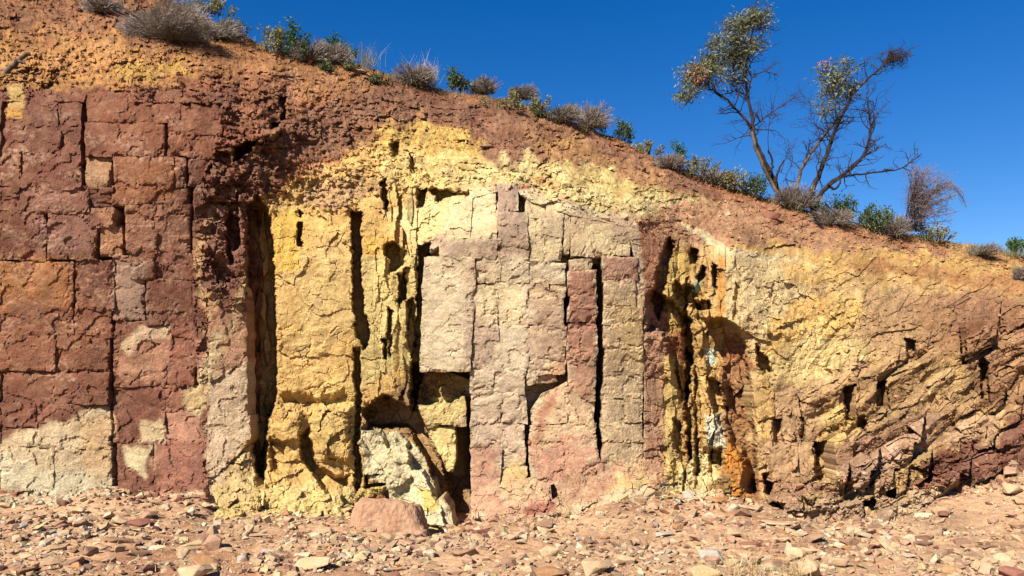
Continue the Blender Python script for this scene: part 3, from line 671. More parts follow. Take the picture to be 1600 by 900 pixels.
RED = [ # outline rectangle (or polygon), offset of the face in metres
 (0,148,10,216,.12),(12,133,36,184,.02),(38,149,90,195,0),(92,146,130,194,.02),(0,218,24,239,.06),(12,186,40,236,.03),(42,197,91,241,.0),(93,196,129,242,.02),
 (134,146,239,190,.0),(241,143,281,157,-.02),(283,146,360,158,.03),(241,160,282,189,.01),(134,192,258,243,.01),(284,160,354,186,.0),(260,191,291,243,.03),(293,188,345,214,.02),(293,216,332,245,.0),
 (0,241,34,291,.02),(36,244,128,292,.0),(132,246,174,291,.07),(179,246,269,291,-.01),(272,247,292,291,.02),(294,247,322,290,.02),
 (0,293,28,331,.04),(30,294,138,330,.0),(0,333,72,405,.02),(74,332,150,404,-.01),(141,293,175,317,.03),(143,326,174,353,-.05),(143,318,176,325,.08),(178,293,259,318,.0),(261,293,296,318,.03),
 (155,356,191,400,.06),(194,320,240,394,-.01),(241,320,297,394,.02),(0,409,113,490,.04),(117,407,175,484,.01),(177,402,226,499,.05),(206,396,240,434,-.03),(229,436,304,506,-.01),(242,396,306,434,.01),
 (117,486,175,524,.02),(0,492,115,525,.03),(0,527,84,580,.0),(86,527,174,580,.01),(0,582,168,630,.02),
 (0,632,58,668,.01),(60,632,168,660,.02),(0,670,60,698,.04),(62,662,170,698,.0),(0,700,84,778,.02),(86,700,173,776,.0),
 (302,300,322,360,.05),(301,362,316,430,.04),(303,432,330,500,.03),(308,502,322,600,.05),
 ]
RED_POLY = [([(180,502),(228,502),(266,508),(268,560),(256,600),(178,600),(178,540)], .03),([(270,508),(304,503),(306,560),(298,600),(262,600)], .0),
 ([(178,602),(256,602),(256,690),(178,690)], .05),([(258,602),(320,602),(320,640),(258,640)], .02),([(258,642),(320,642),(320,688),(258,688)], .04),
 ([(180,692),(240,692),(240,772),(184,774)], .06),([(242,690),(322,690),(322,762),(244,768)], .0),
 ([(326,468),(372,440),(382,470),(384,560),(326,598)], -.14),([(324,600),(384,566),(386,648),(324,652)], -.13),([(324,654),(386,650),(390,692),(356,722),(324,752)], -.14)]
for x0, off in ((-240, .0), (-120, .02)):
    for k, (y0, y1) in enumerate(((148, 240), (243, 330), (333, 470), (473, 580), (583, 690), (693, 778))):
        RED.append((x0, y0, x0 + 118, y1, off + 0.02 * ((k * 7) % 3)))
PALE = [(737,297,775,330,.04),(737,332,775,373,.05),(778,289,807,329,-.06),(778,331,821,383,-.05),
 (824,302,852,338,.05),(854,312,880,340,.06),(824,340,850,408,.05),(852,342,879,408,.04),(881,330,890,395,.10),(893,323,924,352,.0),(926,338,957,366,.02),(959,344,984,378,.05),(893,354,924,398,.01),(926,368,957,398,.03),(959,380,984,398,.05),
 (688,376,776,402,-.06),(738,404,777,442,-.02),(738,444,777,510,-.02),(738,512,777,576,-.02),(779,386,824,438,-.01),(775,440,824,508,.0),(775,510,823,574,.0),
 (820,412,882,440,.0),(820,442,858,465,.01),(860,442,881,466,.03),(818,467,880,508,.0),(818,510,881,560,.01),(824,562,836,598,.02),(838,562,882,582,.03),
 (893,407,921,423,.0),(890,426,929,460,-.09),(890,462,929,480,-.08),(890,482,929,504,-.09),(890,506,929,560,-.08),(890,562,928,606,-.05),
 (944,405,993,437,-.03),(944,440,991,479,-.05),(944,481,985,504,-.04),(986,481,1005,504,-.03),(943,506,1005,540,-.05),(943,542,1005,586,-.04),(943,588,1004,618,-.05),(943,620,976,656,-.04),(978,620,1004,656,-.05),(943,658,1004,690,-.04),(943,692,1005,722,-.02),
 (994,420,1006,478,.0),
 (737,578,770,614,-.03),(774,577,820,612,-.02),(737,616,782,660,-.03),(784,614,823,658,-.02),(737,662,782,700,-.02),(784,660,822,700,-.01),(737,702,780,770,-.03),(782,702,822,728,-.01),(782,730,822,766,-.02)]
PALE_POLY = [([(664,403),(700,404),(742,404),(742,470),(736,577),(660,577),(661,500)], -.13),([(829,640),(848,616),(884,600),(884,660),(829,664)], -.05),([(886,608),(928,608),(928,662),(886,662)], -.04),([(829,667),(928,665),(928,688),(829,690)], -.04),
 ([(830,692),(880,692),(878,745),(830,752)], -.04),([(882,690),(930,690),(938,718),(900,746),(880,746)], -.03),([(838,584),(866,584),(868,596),(838,598)], .12),
 ([(738,774),(800,766),(812,796),(740,808)], -.10),([(802,766),(860,758),(862,780),(814,792)], -.08),([(816,794),(868,782),(872,800),(820,806)], -.12),
 ([(865,752),(905,744),(925,766),(880,792)], -.06),([(907,744),(942,722),(1004,724),(950,756),(925,764)], -.03)]
OPEN = [(131,145,292),(140,292,330),(152,330,402),(177,245,292),(192,355,400),(292,245,300),(299,300,508),(115,405,492),(175,486,600),(176,600,775),(227,436,500),(259,165,240),(91,145,195),(321,600,690),
        (777,290,330),(881,330,400),(824,620,752),(1005,430,722)]
BUTT_POLY = [([(566,676),(582,676),(596,686),(604,704),(568,704)], .02, 704),([(567,706),(605,706),(605,736),(568,736)], .0, 736),([(612,684),(626,682),(637,692),(642,722),(612,716)], .05, 720),
 ([(610,718),(642,726),(660,736),(668,752),(612,756)], -.05, 752),([(606,758),(672,754),(684,776),(662,790),(640,786),(612,788)], -.12, 786),([(640,788),(664,792),(688,780),(700,800),(712,828),(640,828)], -.18, 822),
 ([(652,636),(668,636),(700,632),(722,620),(724,662),(708,664),(690,660),(666,668)], -.02, 660),([(668,668),(708,666),(711,700),(705,735),(697,732),(682,700)], .0, 700),
 ([(574,742),(600,742),(598,752),(578,752)], -.05, 752),([(336,776),(372,752),(404,770),(406,800),(370,812),(340,806)], -.06, 800),([(408,768),(470,772),(468,806),(410,808)], -.04, 806)]
BAND_POLY = [([(1336,604),(1366,600),(1367,640),(1340,652)], .0, 640),([(1392,602),(1446,598),(1448,640),(1394,636)], .0, 630),([(1308,694),(1330,692),(1334,752),(1310,754)], -.04, 740),([(1206,702),(1232,696),(1234,745),(1208,750)], -.06, 735),
 ([(1236,702),(1268,696),(1270,748),(1238,748)], -.04, 735),([(1230,784),(1262,778),(1300,786),(1296,814),(1234,814)], -.10, 806),([(1404,714),(1436,690),(1442,735),(1408,740)], -.03, 728),([(1446,702),(1490,682),(1496,715),(1452,732)], -.03, 715),
 ([(1392,744),(1420,722),(1430,744),(1404,766)], -.04, 752),([(1508,662),(1552,650),(1558,690),(1512,696)], -.02, 682),([(1432,566),(1470,540),(1498,524),(1500,566),(1444,600)], .0, 590),([(1512,504),(1556,492),(1562,560),(1516,568)], .0, 550),
 ([(1544,642),(1590,622),(1594,656),(1546,664)], .0, 655),([(1424,504),(1462,482),(1492,512),(1442,532)], .02, 525),([(1450,640),(1500,630),(1520,648),(1470,668)], -.02, 655),([(1180,600),(1206,614),(1208,650),(1184,660)], -.02, 650),([(1208,616),(1246,612),(1250,650),(1212,652)], .0, 645),([(1262,620),(1300,600),(1318,640),(1270,664)], .02, 650)]
bn = 0
for lst, polys, par in ((RED, RED_POLY, PARTS[1]), (PALE, PALE_POLY, PARTS[3]), ([], BUTT_POLY, PARTS[2]), ([], BAND_POLY, PARTS[4])):
    items = [(rect(*b[:4]), b[4], None) for b in lst] + [(q + (None,))[:3] for q in polys]
    for P, off, flat in items:
        bn += 1
        gr = random.Random(bn * 13)
        def gap(vert): return gr.choices((-2.4, -0.2, 0.6), weights=((80, 16, 4) if vert else (92, 8, 0)))[0]
        gl, gr_, gt_, gb = gap(1), gap(1), gap(0), gap(0)
        x0_, x1_ = min(p[0] for p in P), max(p[0] for p in P); ym = sum(p[1] for p in P) / len(P)
        for xc, ya, yb_ in OPEN:
            if ya < ym < yb_ and abs(x1_ - xc) < 6: gr_ = 0.5
            if ya < ym < yb_ and abs(x0_ - xc) < 6: gl = 0.0
        cx = sum(p[0] for p in P) / len(P); cy = sum(p[1] for p in P) / len(P)
        P = [(x + (gl if x < cx else -gr_), y + (gt_ if y < cy else -gb)) for x, y in P]
        o = bpy.data.objects.new('rock_block', block_mesh(P, off, bn, flat=flat, thick=0.34 if flat is None else 0.6)); COL.objects.link(o)
        o.parent = par

# ------------------------------------------------------------------ angular stones
def hull_rock(seed, flat=0.5, npts=13, long=1.3):
    r = random.Random(seed); bm = bmesh.new()
    for i in range(npts):
        v = Vector((r.gauss(0, 1), r.gauss(0, 1), r.gauss(0, 1))).normalized() * r.uniform(0.8, 1.0)
        # push points toward flat top and bottom like a split slab
        v.z = math.copysign(abs(v.z) ** 0.6, v.z)
        bm.verts.new((v.x * 0.5 * long, v.y * 0.5, v.z * 0.5 * flat))
    g = bmesh.ops.convex_hull(bm, input=bm.verts)
    junk = [v for v in bm.verts if not v.link_faces]
    bmesh.ops.delete(bm, geom=junk, context='VERTS')
    bmesh.ops.triangulate(bm, faces=bm.faces)
    bmesh.ops.recalc_face_normals(bm, faces=bm.faces)
    v = np.array([x.co[:] for x in bm.verts]); bm.verts.index_update()
    f = np.array([[x.index for x in fc.verts] for fc in bm.faces], np.int32)
    bm.free(); return v, f
def rot_np(rx, ry, rz):
    return np.array((Matrix.Rotation(rz, 3, 'Z') @ Matrix.Rotation(ry, 3, 'Y') @ Matrix.Rotation(rx, 3, 'X')))
SMALL = [hull_rock(100 + i, random.uniform(0.4, 0.8), 9, random.uniform(1.0, 1.7)) for i in range(14)]
def scatter_mesh(name, pos, size, colr, mat, tilt=0.5, seed=1):
    r = np.random.default_rng(seed); vs = []; fs = []; cs = []; n = 0
    for p, s, c in zip(pos, size, colr):
        v, f = SMALL[r.integers(len(SMALL))]
        w = (v * s) @ rot_np(r.normal(0, tilt), r.normal(0, tilt), r.uniform(0, 6.28)).T + p
        vs.append(w); fs.append(f + n); cs.append(np.tile(c, (len(w), 1))); n += len(w)
    return mesh_np(name, np.concatenate(vs), np.concatenate(fs), mat, np.concatenate(cs))

t_ = NT('broken_stone')
a_ = t_.n('ShaderNodeAttribute', attribute_name='tint')
v_ = t_.rng(t_.noise(30, 4, 0.7), 0.25, 0.75, 0.75, 1.25)
vv_ = t_.n('ShaderNodeCombineXYZ')
for i in range(3): t_.l(v_, vv_.inputs[i])
M_CHIP = t_.finish(t_.mix(1.0, a_.outputs['Color'], vv_.outputs[0], 'MULTIPLY'), 0.9, t_.bump(t_.noise(60, 4), 0.4, 0.01), 0.15)

# loose chips lying on the soil slope and on the banded slope
ru = rng.uniform(-200, 1800, 44000); rt = rng.uniform(0.0, 1.0, 44000)
rv = crest_v(ru) + 3 + rt * (contact_v(ru) - 8 - crest_v(ru))
on_slope = rv < brink_v(ru) + 10
keep = (on_slope & (rng.uniform(0, 1, len(ru)) < 0.75)) | ((ru > 1180) & (~on_slope) & (rng.uniform(0, 1, len(ru)) < 0.16)) | ((ru > 1300) & (rv > 735))
keep &= fbm(ru / 70, rv / 40, 2, 131) > -0.25
ru, rv = ru[keep][:16000], rv[keep][:16000]
rd = full_depth(ru, rv)
px, py, pz = world(ru, rv, rd - 0.01)
rs = np.clip(rng.lognormal(-3.30, 0.52, len(ru)), 0.014, 0.17)
rc = zone_color(ru, rv) * rng.uniform(0.75, 1.3, len(ru))[:, None]
ch = obj('rubble', scatter_mesh('rubble', np.stack([px, py, pz], -1), rs, rc, M_CHIP, 0.6, 5), cliff); tag(ch, kind='stuff')

# ------------------------------------------------------------------ ground
def ground_z(x, y):
    x = np.asarray(x, float); y = np.asarray(y, float)
    u = 800 + x * F / 10.0
    zf = EYE - (contact_v(u) - 600) / F * 10.0
    t = sstep(y, 7.6, 10.0)
    near = np.exp(-((y - 8) / 9.0) ** 2)
    scree = 0.10 * sstep(y, 8.9, 10.0) * (0.6 + fbm(x * 0.8, x * 0 + 2, 2, 209)) * (np.abs(x + 0.75) > 0.45)
    return scree + zf * t * (y < 40) + near * (0.05 * fbm(x * 0.7, y * 0.7, 3, 201) + 0.022 * fbm(x * 3, y * 3, 3, 203))
gxs = np.concatenate([-np.geomspace(600, 10, 22), np.linspace(-9.8, 9.8, 330), np.geomspace(10, 600, 22)])
gys = np.concatenate([-np.geomspace(300, 2, 14), np.linspace(-1.5, 4.2, 14), np.linspace(4.4, 10.8, 230), np.geomspace(11.2, 2500, 26)])
GX, GY = np.meshgrid(gxs, gys)
fine = sstep(GY, 4.0, 4.6) * (1 - sstep(GY, 10.8, 12)) * (1 - sstep(np.abs(GX), 9.5, 11))
GZ = ground_z(GX, np.minimum(GY, 10.6)) * (np.abs(GX) < 12) * (1 - sstep(GY, 12, 40)) - 0.6 * sstep(GY, 11, 14) * 0
GZ = GZ + fine * (0.012 * facet(GX * 11, GY * 11, 205)[0] + 0.006 * facet(GX * 30, GY * 30, 206)[0])
gi = np.arange(GX.size).reshape(GX.shape)
gq = np.stack([gi[:-1, :-1], gi[:-1, 1:], gi[1:, 1:], gi[1:, :-1]], -1).reshape(-1, 4)
gt = lin((196, 156, 118), KA) * (1 + 0.25 * fbm(GX * 1.1, GY * 1.1, 4, 207))[..., None]
gt = gt + (lin((178, 126, 92), KA) - lin((196, 156, 118), KA)) * np.clip(fbm(GX * 0.5 + 7, GY * 0.8, 3, 208), 0, 0.6)[..., None]
M_GROUND = rock_material('stony_earth', 1.0, 1.0)
tag(obj('ground', mesh_np('ground', np.stack([GX, GY, GZ], -1).reshape(-1, 3), gq, M_GROUND, gt.reshape(-1, 3))), kind='structure')

PAL = [((208,174,134),'tan'),((198,158,126),'pink'),((166,130,102),'brown'),((216,194,158),'pale'),((194,146,102),'orange'),((152,104,86),'red'),((186,174,156),'grey'),((210,182,132),'yellow')]
# gravel and pebbles nobody could count
npb = 30000
yy = 5.6 + (rng.uniform(0, 1, npb) ** 1.25) * 5.0
xx = rng.uniform(-0.72, 0.72, npb) * (yy + 1.2)
dens = fbm(xx * 0.9, yy * 1.4, 3, 211)
k = dens + 0.25 * sstep(yy, 8.6, 9.6) > rng.uniform(-0.75, 0.5, npb); xx, yy, dens = xx[k], yy[k], dens[k]
# debris fallen from the wall above, in the wall's own colours
nf = 2600; fu = rng.uniform(-100, 1700, nf); fd = 10.0 - np.abs(rng.normal(0, 0.28, nf)); fx = (fu - 800) / F * fd
fz = ground_z(fx, fd); fc = zone_color(fu, contact_v(fu) - 30) * rng.uniform(0.8, 1.15, nf)[:, None]; fsz = np.clip(rng.lognormal(-2.95, 0.55, nf), 0.015, 0.2)
sz = np.clip(rng.lognormal(-2.98, 0.52, len(xx)), 0.014, 0.14) * (0.75 + 0.5 * sstep(fbm(xx * 0.6 + 3, yy * 0.9, 2, 213), -.3, .4))
pc = np.array([lin(c[0], KA) for c in PAL])[rng.choice(8, len(xx), p=[.46,.22,.09,.10,.03,.03,.02,.05])] * rng.uniform(0.62, 1.1, len(xx))[:, None]
zz = ground_z(xx, yy) + sz * rng.uniform(-0.12, 0.14, len(xx))
tag(obj('gravel', scatter_mesh('gravel', np.concatenate([np.stack([xx, yy, zz], -1), np.stack([fx, fd, fz], -1)]), np.concatenate([sz, fsz]), np.concatenate([pc, fc]), M_CHIP, 0.35, 8)), 'loose gravel and small chips spread over the stony ground', 'gravel', kind='stuff')

def stone_mat(name, c):
    t = NT(name); oi = t.n('ShaderNodeObjectInfo')
    b = tuple(float(q) for q in lin(c, KA))
    v = t.math('MULTIPLY', t.rng(oi.outputs['Random'], 0, 1, 0.78, 1.15), t.rng(t.noise(14, 5, 0.7), 0.3, 0.7, 0.75, 1.22))
    cv = t.n('ShaderNodeCombineXYZ')
    for i in range(3): t.l(v, cv.inputs[i])
    cc = t.mix(1.0, b, cv.outputs[0], 'MULTIPLY')
    cc = t.mix(t.rng(t.noise(7, 4), 0.5, 0.7, 0, 0.45), cc, t.mix(1.0, cc, (1.1, 0.78, 0.55), 'MULTIPLY'))
    return t.finish(cc, 0.88, t.bump(t.noise(35, 6, 0.7), 0.6, 0.02), 0.15)
STM = {nm: stone_mat('stone_' + nm, c) for c, nm in PAL}
def rough_rock(seed, flat, long, npts=12, amp=0.03):
    """a split stone: hull, cut finer, worn edges, chipped faces"""
    v, f = hull_rock(seed, flat, npts, long); bm = bmesh.new()
    vs = [bm.verts.new(p) for p in v]
    for q in f: bm.faces.new([vs[i] for i in q])
    bmesh.ops.dissolve_limit(bm, angle_limit=math.radians(14), verts=bm.verts, edges=bm.edges)
    bmesh.ops.bevel(bm, geom=bm.edges, offset=0.03, segments=1, affect='EDGES', profile=0.6)
    bmesh.ops.triangulate(bm, faces=bm.faces)
    r = random.Random(seed)
    for q in bm.verts:
        q.co += Vector((mnoise.noise(q.co * 4 + Vector((seed, 0, 0))), mnoise.noise(q.co * 4 + Vector((0, seed, 3))), mnoise.noise(q.co * 4 + Vector((5, 0, seed))))) * amp
    me = bpy.data.meshes.new('stone'); bm.to_mesh(me); bm.free(); me.materials.append(None); return me
SHAPES = [rough_rock(300 + i, random.uniform(0.28, 0.75), random.uniform(1.0, 1.8), random.choice((9, 10, 12, 14))) for i in range(16)]
def put_stone(name, x, y, s, mat, shape, rz, tilt=(0, 0), sink=0.25, z=None, sc=(1, 1, 1)):
    o = bpy.data.objects.new(name, SHAPES[shape] if isinstance(shape, int) else shape); COL.objects.link(o)
    o.material_slots[0].link = 'OBJECT'; o.material_slots[0].material = mat
    o.rotation_euler = (tilt[0], tilt[1], rz); o.scale = (s * sc[0], s * sc[1], s * sc[2])
    zmin = min(v.co.z for v in o.data.vertices) * s * sc[2]
    zb = float(ground_z(x, y)) if z is None else z
    o.location = (x, y, zb - zmin * (1 - sink)); return o
def at_ground(u, v):
    """where the bearing (u, v) meets the ground"""
    y = F * EYE / (v - 600.0)
    for _ in range(12):
        y = F * (EYE - float(ground_z((u - 800) / F * y, y))) / (v - 600.0)
        y = min(y, 9.95)
    return (u - 800) / F * y, y

BIG = [ # u, v of the foot, width in picture units, tone, shape, turn, tilt, scale, label
 (292,866,50,'tan',3,0.2,(0.05,0),(1.1,.8,.7),'rounded tan stone with a dark shaded underside below the white rock foot'),
 (50,836,58,'yellow',5,0.5,(0.1,-0.55),(1.3,.7,.45),'long yellowish slab tilted up at the far left of the rubble'),
 (92,820,34,'brown',7,0.4,(0,-0.35),(1.2,.8,.5),'dark brown slab leaning against the rubble by the tilted yellow slab'),
 (182,846,56,'brown',2,0.1,(0,0.1),(1.3,.8,.4),'flat dark brown slab with black shadow beneath, left of the rounded tan stone'),
 (220,822,42,'red',9,0.3,(0.15,0),(1.1,.8,.6),'dull red flat stone at the foot of the red wall'),
 (420,864,46,'grey',4,0.1,(0,0.1),(1.3,.9,.6),'grey green speckled stone on dark stones left of centre'),
 (310,836,50,'pink',10,0.1,(0,0),(1.5,.8,.4),'long pale pink flat stone behind the rounded tan stone'),
 (855,899,76,'orange',8,0.1,(0,0.12),(1.4,.9,.55),'bright orange brown long rock at the bottom edge'),
 (740,868,24,'tan',6,0.3,(0,0),(1,.9,.8),'small squarish tan stone in front of the pale wall'),
 (815,872,24,'tan',11,0.9,(0,0),(1,.9,.8),'small rounded ochre tan stone right of the squarish one'),
 (944,842,20,'orange',12,0.2,(0,0),(1.1,.9,.9),'small bright orange cobble below the pale wall columns'),
 (1036,838,34,'grey',13,0.1,(0,0),(1.2,.9,.7),'bluish white cobble on the right middle gravel'),
 (1065,838,28,'pink',1,0.5,(0,0),(1.2,.9,.7),'pinkish stone touching the bluish white cobble'),
 (705,826,0,'tan',0,0,(0,0),(1,1,1),None),
 (849,826,40,'brown',14,0.5,(0,-0.2),(1.3,.6,.4),'dark brown splintered stone before the pale wall'),
 (1120,858,48,'pale',15,0.2,(0,0.05),(1.5,.9,.6),'long pale knobbly stone with two lobes on the right gravel'),
 (1172,852,46,'red',3,0.1,(0,0),(1.3,.8,.6),'dark red rounded stone beside the dry grass tuft'),
 (1294,832,24,'orange',5,0.9,(0.2,0.3),(1.1,.8,.8),'tilted salmon orange block leaning on a dark red stone'),
 (1306,846,26,'red',6,0.4,(0,0.1),(1.1,.9,.7),'dark red stone under the salmon orange block'),
 (1308,864,16,'pale',7,1.2,(0.2,0.3),(1.2,.7,.9),'small whitish upright chip below the dark red stone'),
 (1350,840,28,'pale',9,0.5,(0,0),(.9,.9,1.0),'pale lump with a dark hollow on its left side'),
 (1386,838,34,'pale',10,0.3,(0.2,0.2),(1.1,.9,.9),'broad whitish boulder beside the pale hollow lump'),
 (1442,850,44,'brown',12,0.2,(0,0.05),(1.4,.8,.7),'brown stone with a rusty face in dark shadow on the right'),
 (1540,856,48,'brown',2,0.1,(0,0),(1.7,.7,.4),'thin dark brown ledge stone near the right edge'),
 (1490,894,34,'pale',4,0.3,(0,0),(1.2,.9,.6),'pale angular stone low in the right corner area'),
 (1410,898,30,'pink',8,0.6,(0,0),(1.3,.9,.5),'flat pinkish stone at the bottom edge right of the grass'),
 (1145,800,30,'pale',11,0.6,(0.2,-0.3),(1.3,.8,.6),'white sided block in the small heap below the orange stained rock'),
 (1166,796,34,'tan',13,-0.3,(0.1,0.2),(1.4,.8,.5),'tan slab topping the small heap below the orange stained rock'),
 (1128,776,34,'tan',15,0.4,(0.1,0.35),(1.4,.8,.5),'tilted tan slab highest in the heap below the orange stain'),
 (1186,782,34,'pink',1,0.2,(0,-0.2),(1.3,.8,.5),'pinkish slab at the right end of the heap below the orange stain'),
 (1160,806,24,'brown',14,0.5,(0,0),(1.2,.9,.6),'dark brown stone at the front of the heap below the orange stain'),
 (1215,822,70,'tan',0,0.1,(0,0.05),(1.5,.9,.35),'broad smooth tan slab half buried in front of the dark ledge'),
 (1085,792,50,'tan',5,0.2,(0,0.1),(1.5,.9,.4),'low grey tan slab left of the small stone heap'),
 (640,842,44,'orange',6,0.3,(0,0),(1.5,.8,.4),'flat rusty stone in front of the big reddish boulder'),
 (570,822,40,'orange',9,0.1,(0,0.1),(1.3,.8,.5),'rusty flat stone left of the big reddish boulder'),
 (625,850,36,'pale',12,0.1,(0,0),(1.4,.8,.5),'whitish flat stone with black shadow in front of the big boulder'),
 (690,846,18,'grey',7,0.4,(0,0),(1,1,.9),'small blue grey cobble right of the whitish flat stone'),
 (600,802,16,'red',3,0.6,(0,0),(1,1,.9),'small maroon cube of rock left of the big boulder'),
 (760,824,70,'tan',10,0.25,(0.1,-0.25),(1.3,.8,.55),'smooth tan slab leaning at the corner of the pale wall'),
 (700,818,30,'pink',11,0.3,(0,0),(1.2,.9,.8),'pinkish rock at the mouth of the dark pit'),
 (400,838,52,'pink',13,0.1,(0,0),(1.6,.8,.35),'long flat mauve stone below the yellow base'),
 (500,812,30,'red',2,0.2,(0,0),(1.4,.8,.5),'flat maroon stone touching the yellow base'),
]
for u, v, w, tone, shp, rz, tl, scl, lb in BIG:
    if not lb: continue
    x, y = at_ground(u, v); s = w / F * y / (SHAPES[shp].vertices and max(abs(q.co.x) for q in SHAPES[shp].vertices) * 2) / max(scl[0], 1e-3)
    o = put_stone('stone', x, y, s, STM[tone], shp, rz, tl, 0.22, None, (scl[0], scl[1], scl[2]))
    tag(o, lb, 'stone', 'larger stones lying before the cliff')
# smaller stones one could still count, set down on the open ground
MARK = [(60,'left end of the white rock foot'),(150,'right end of the white rock foot'),(230,'long crack in the red wall'),(330,'pale corner of the red wall'),(410,'wide dark slot'),(490,'yellow base'),(560,'crack in the yellow buttress'),(640,'big reddish boulder'),
 (735,'dark pit'),(800,'left corner of the pale wall'),(870,'low notch in the pale wall'),(960,'long fissure of the pale wall'),(1050,'dusty apron of the pale wall'),(1110,'white stained ribs'),(1180,'orange stained rock'),(1260,'low dark ledge'),(1340,'square black hole'),(1430,'maroon bed'),(1520,'smooth gravel toe'),(9999,'right end of the slope')]
cnt = 0; placed = []
while cnt < 248:
    y = 6.3 + random.random() ** 1.1 * 3.5; x = random.uniform(-0.66, 0.66) * y
    s = min(0.34, max(0.09, random.lognormvariate(-2.05, 0.38)))
    if any((x - a) ** 2 + (y - b) ** 2 < (0.5 * (s + c)) ** 2 for a, b, c in placed): continue
    placed.append((x, y, s))
    _, tone = random.choices(PAL, weights=[38, 22, 13, 10, 5, 4, 3, 5])[0]
    o = put_stone('stone', x, y, s, STM[tone], random.randrange(16), random.uniform(0, 6.28), (random.gauss(0, .15), random.gauss(0, .15)), random.uniform(0.15, 0.4))
    us = 800 + x * F / y; mk = next(n for a, n in MARK if us < a)
    row = 'at the cliff foot,' if y > 8.9 else 'midway out,' if y > 7.5 else 'by the bottom edge,'
    lb = '%s %s stone %s %s the %s' % ('small' if s < .11 else 'middling' if s < .16 else 'larger', tone, row, 'before' if y > 8.9 else 'below', mk)
    tag(o, lb, 'stone', 'loose stones: ' + lb)
    cnt += 1

# the big reddish boulder at the foot of the yellow buttress
def boulder(name, pts, mat, cuts=4, amp=0.02, seed=1):
    bm = bmesh.new()
    for p in pts: bm.verts.new(p)
    bmesh.ops.convex_hull(bm, input=bm.verts)
    bmesh.ops.delete(bm, geom=[v for v in bm.verts if not v.link_faces], context='VERTS')
    bmesh.ops.bevel(bm, geom=bm.edges, offset=0.014, segments=1, affect='EDGES', profile=0.6)
    bmesh.ops.triangulate(bm, faces=bm.faces)
    for _ in range(cuts):
        e = [q for q in bm.edges if q.calc_length() > 0.035]
        if not e: break
        bmesh.ops.subdivide_edges(bm, edges=e, cuts=1); bmesh.ops.triangulate(bm, faces=bm.faces)
    bmesh.ops.recalc_face_normals(bm, faces=bm.faces)
    bm.normal_update()
    for q in bm.verts:
        c = q.co * 5 + Vector((seed * 3.1, 0, 0))
        q.co += q.normal * amp * (mnoise.noise(c) + 0.6 * mnoise.noise(c * 2.7) + 0.35 * mnoise.noise(c * 6))
    me = bpy.data.meshes.new(name); bm.to_mesh(me); bm.free(); me.materials.append(mat); return me
M_BOULDER = stone_mat('boulder_rock', (196, 152, 118))
yb = 9.25; bx0 = (605 - 800) / F * yb
bme = boulder('boulder', [(-.44,-.20,-.1),(.52,-.25,-.1),(.46,.4,-.1),(-.4,.4,-.1),(-.42,-.06,.26),(-.28,-.14,.40),(.12,-.06,.42),(.30,.0,.35),(.37,.35,.30),(-.36,.35,.40),(.42,-.13,.12),(-.30,-.24,.12)], M_BOULDER, 5, 0.024, 2)
bo = obj('boulder', bme); bo.location = (bx0, yb, float(ground_z(bx0, yb)) - 0.02)
tag(bo, 'big reddish tan boulder with flat sunlit face at the foot of the yellow buttress', 'boulder')
def slope_stone(u, v, w, tone, shp, lb, sc=(1.2, .8, .6), rz=0.2, tl=(0, 0)):
    d = float(full_depth(np.array([u * 1.0]), np.array([v * 1.0]))[0]); x, y, z = world(u, v, d - 0.04)
    o = put_stone('stone', x, y, w / F * d / 1.2, STM[tone], shp, rz, tl, 0.6, z, sc); tag(o, lb, 'stone', 'stones lodged on the slope above the walls')
slope_stone(1206, 340, 30, 'red', 3, 'dark maroon rock lodged in the slope below the large tree', (1.2, .9, .9))
slope_stone(720, 219, 22, 'brown', 5, 'brown stone on the yellow edge under the red cap'); slope_stone(763, 230, 20, 'brown', 7, 'dark flat stone on the brown scree right of the yellow edge', (1.3, .8, .4))
slope_stone(392, 80, 14, 'orange', 9, 'small pale orange stone on the red slope by the green stems'); slope_stone(902, 197, 5, 'pale', 2, 'tiny white stone on the red cap under the grey mounds')
slope_stone(432, 92, 9, 'yellow', 4, 'small yellow stone under the green stems on the crest')
slope_stone(564, 113, 24, 'grey', 6, 'grey weathered lump of rock on the orange slope below the grass', (1, .8, .9))

# ------------------------------------------------------------------ wood, leaves
def wood_mat(name, c, c2):
    t = NT(name)
    n = t.noise(18, 5, 0.7, stretch=(1, 1, 0.3))
    cc = t.mix(t.rng(n, 0.35, 0.65, 0, 1), tuple(float(q) for q in lin(c, .7)), tuple(float(q) for q in lin(c2, .7)))
    return t.finish(cc, 0.85, t.bump(t.noise(40, 4, stretch=(1, 1, .3)), 0.6, 0.01), 0.15)
def leaf_mat(name, c, c2, trans=0.25):
    t = NT(name); g = t.n('ShaderNodeAttribute', attribute_name='tint')
    cc = t.mix(t.rng(t.noise(3.0, 3), 0.35, 0.65, 0, 1), tuple(float(q) for q in lin(c, .75)), tuple(float(q) for q in lin(c2, .75)))
    cc = t.mix(1.0, cc, g.outputs['Color'], 'MULTIPLY')
    t.finish(cc, 0.55, None, 0.35)
    tr = t.n('ShaderNodeBsdfTranslucent'); t.l(cc, tr.inputs['Color'])
    mx = t.n('ShaderNodeMixShader'); mx.inputs[0].default_value = trans
    t.l(t.b.outputs[0], mx.inputs[1]); t.l(tr.outputs[0], mx.inputs[2]); t.l(mx.outputs[0], t.t.nodes['Material Output'].inputs[0])
    return t.m
M_BARK = wood_mat('dark_bark', (34, 27, 25), (64, 50, 44)); M_BARKP = wood_mat('pale_bark', (120, 102, 86), (62, 50, 44))
M_TWIG = wood_mat('twig_bark', (48, 38, 38), (72, 58, 54)); M_DEAD = wood_mat('grey_dead_wood', (150, 128, 118), (110, 92, 84))
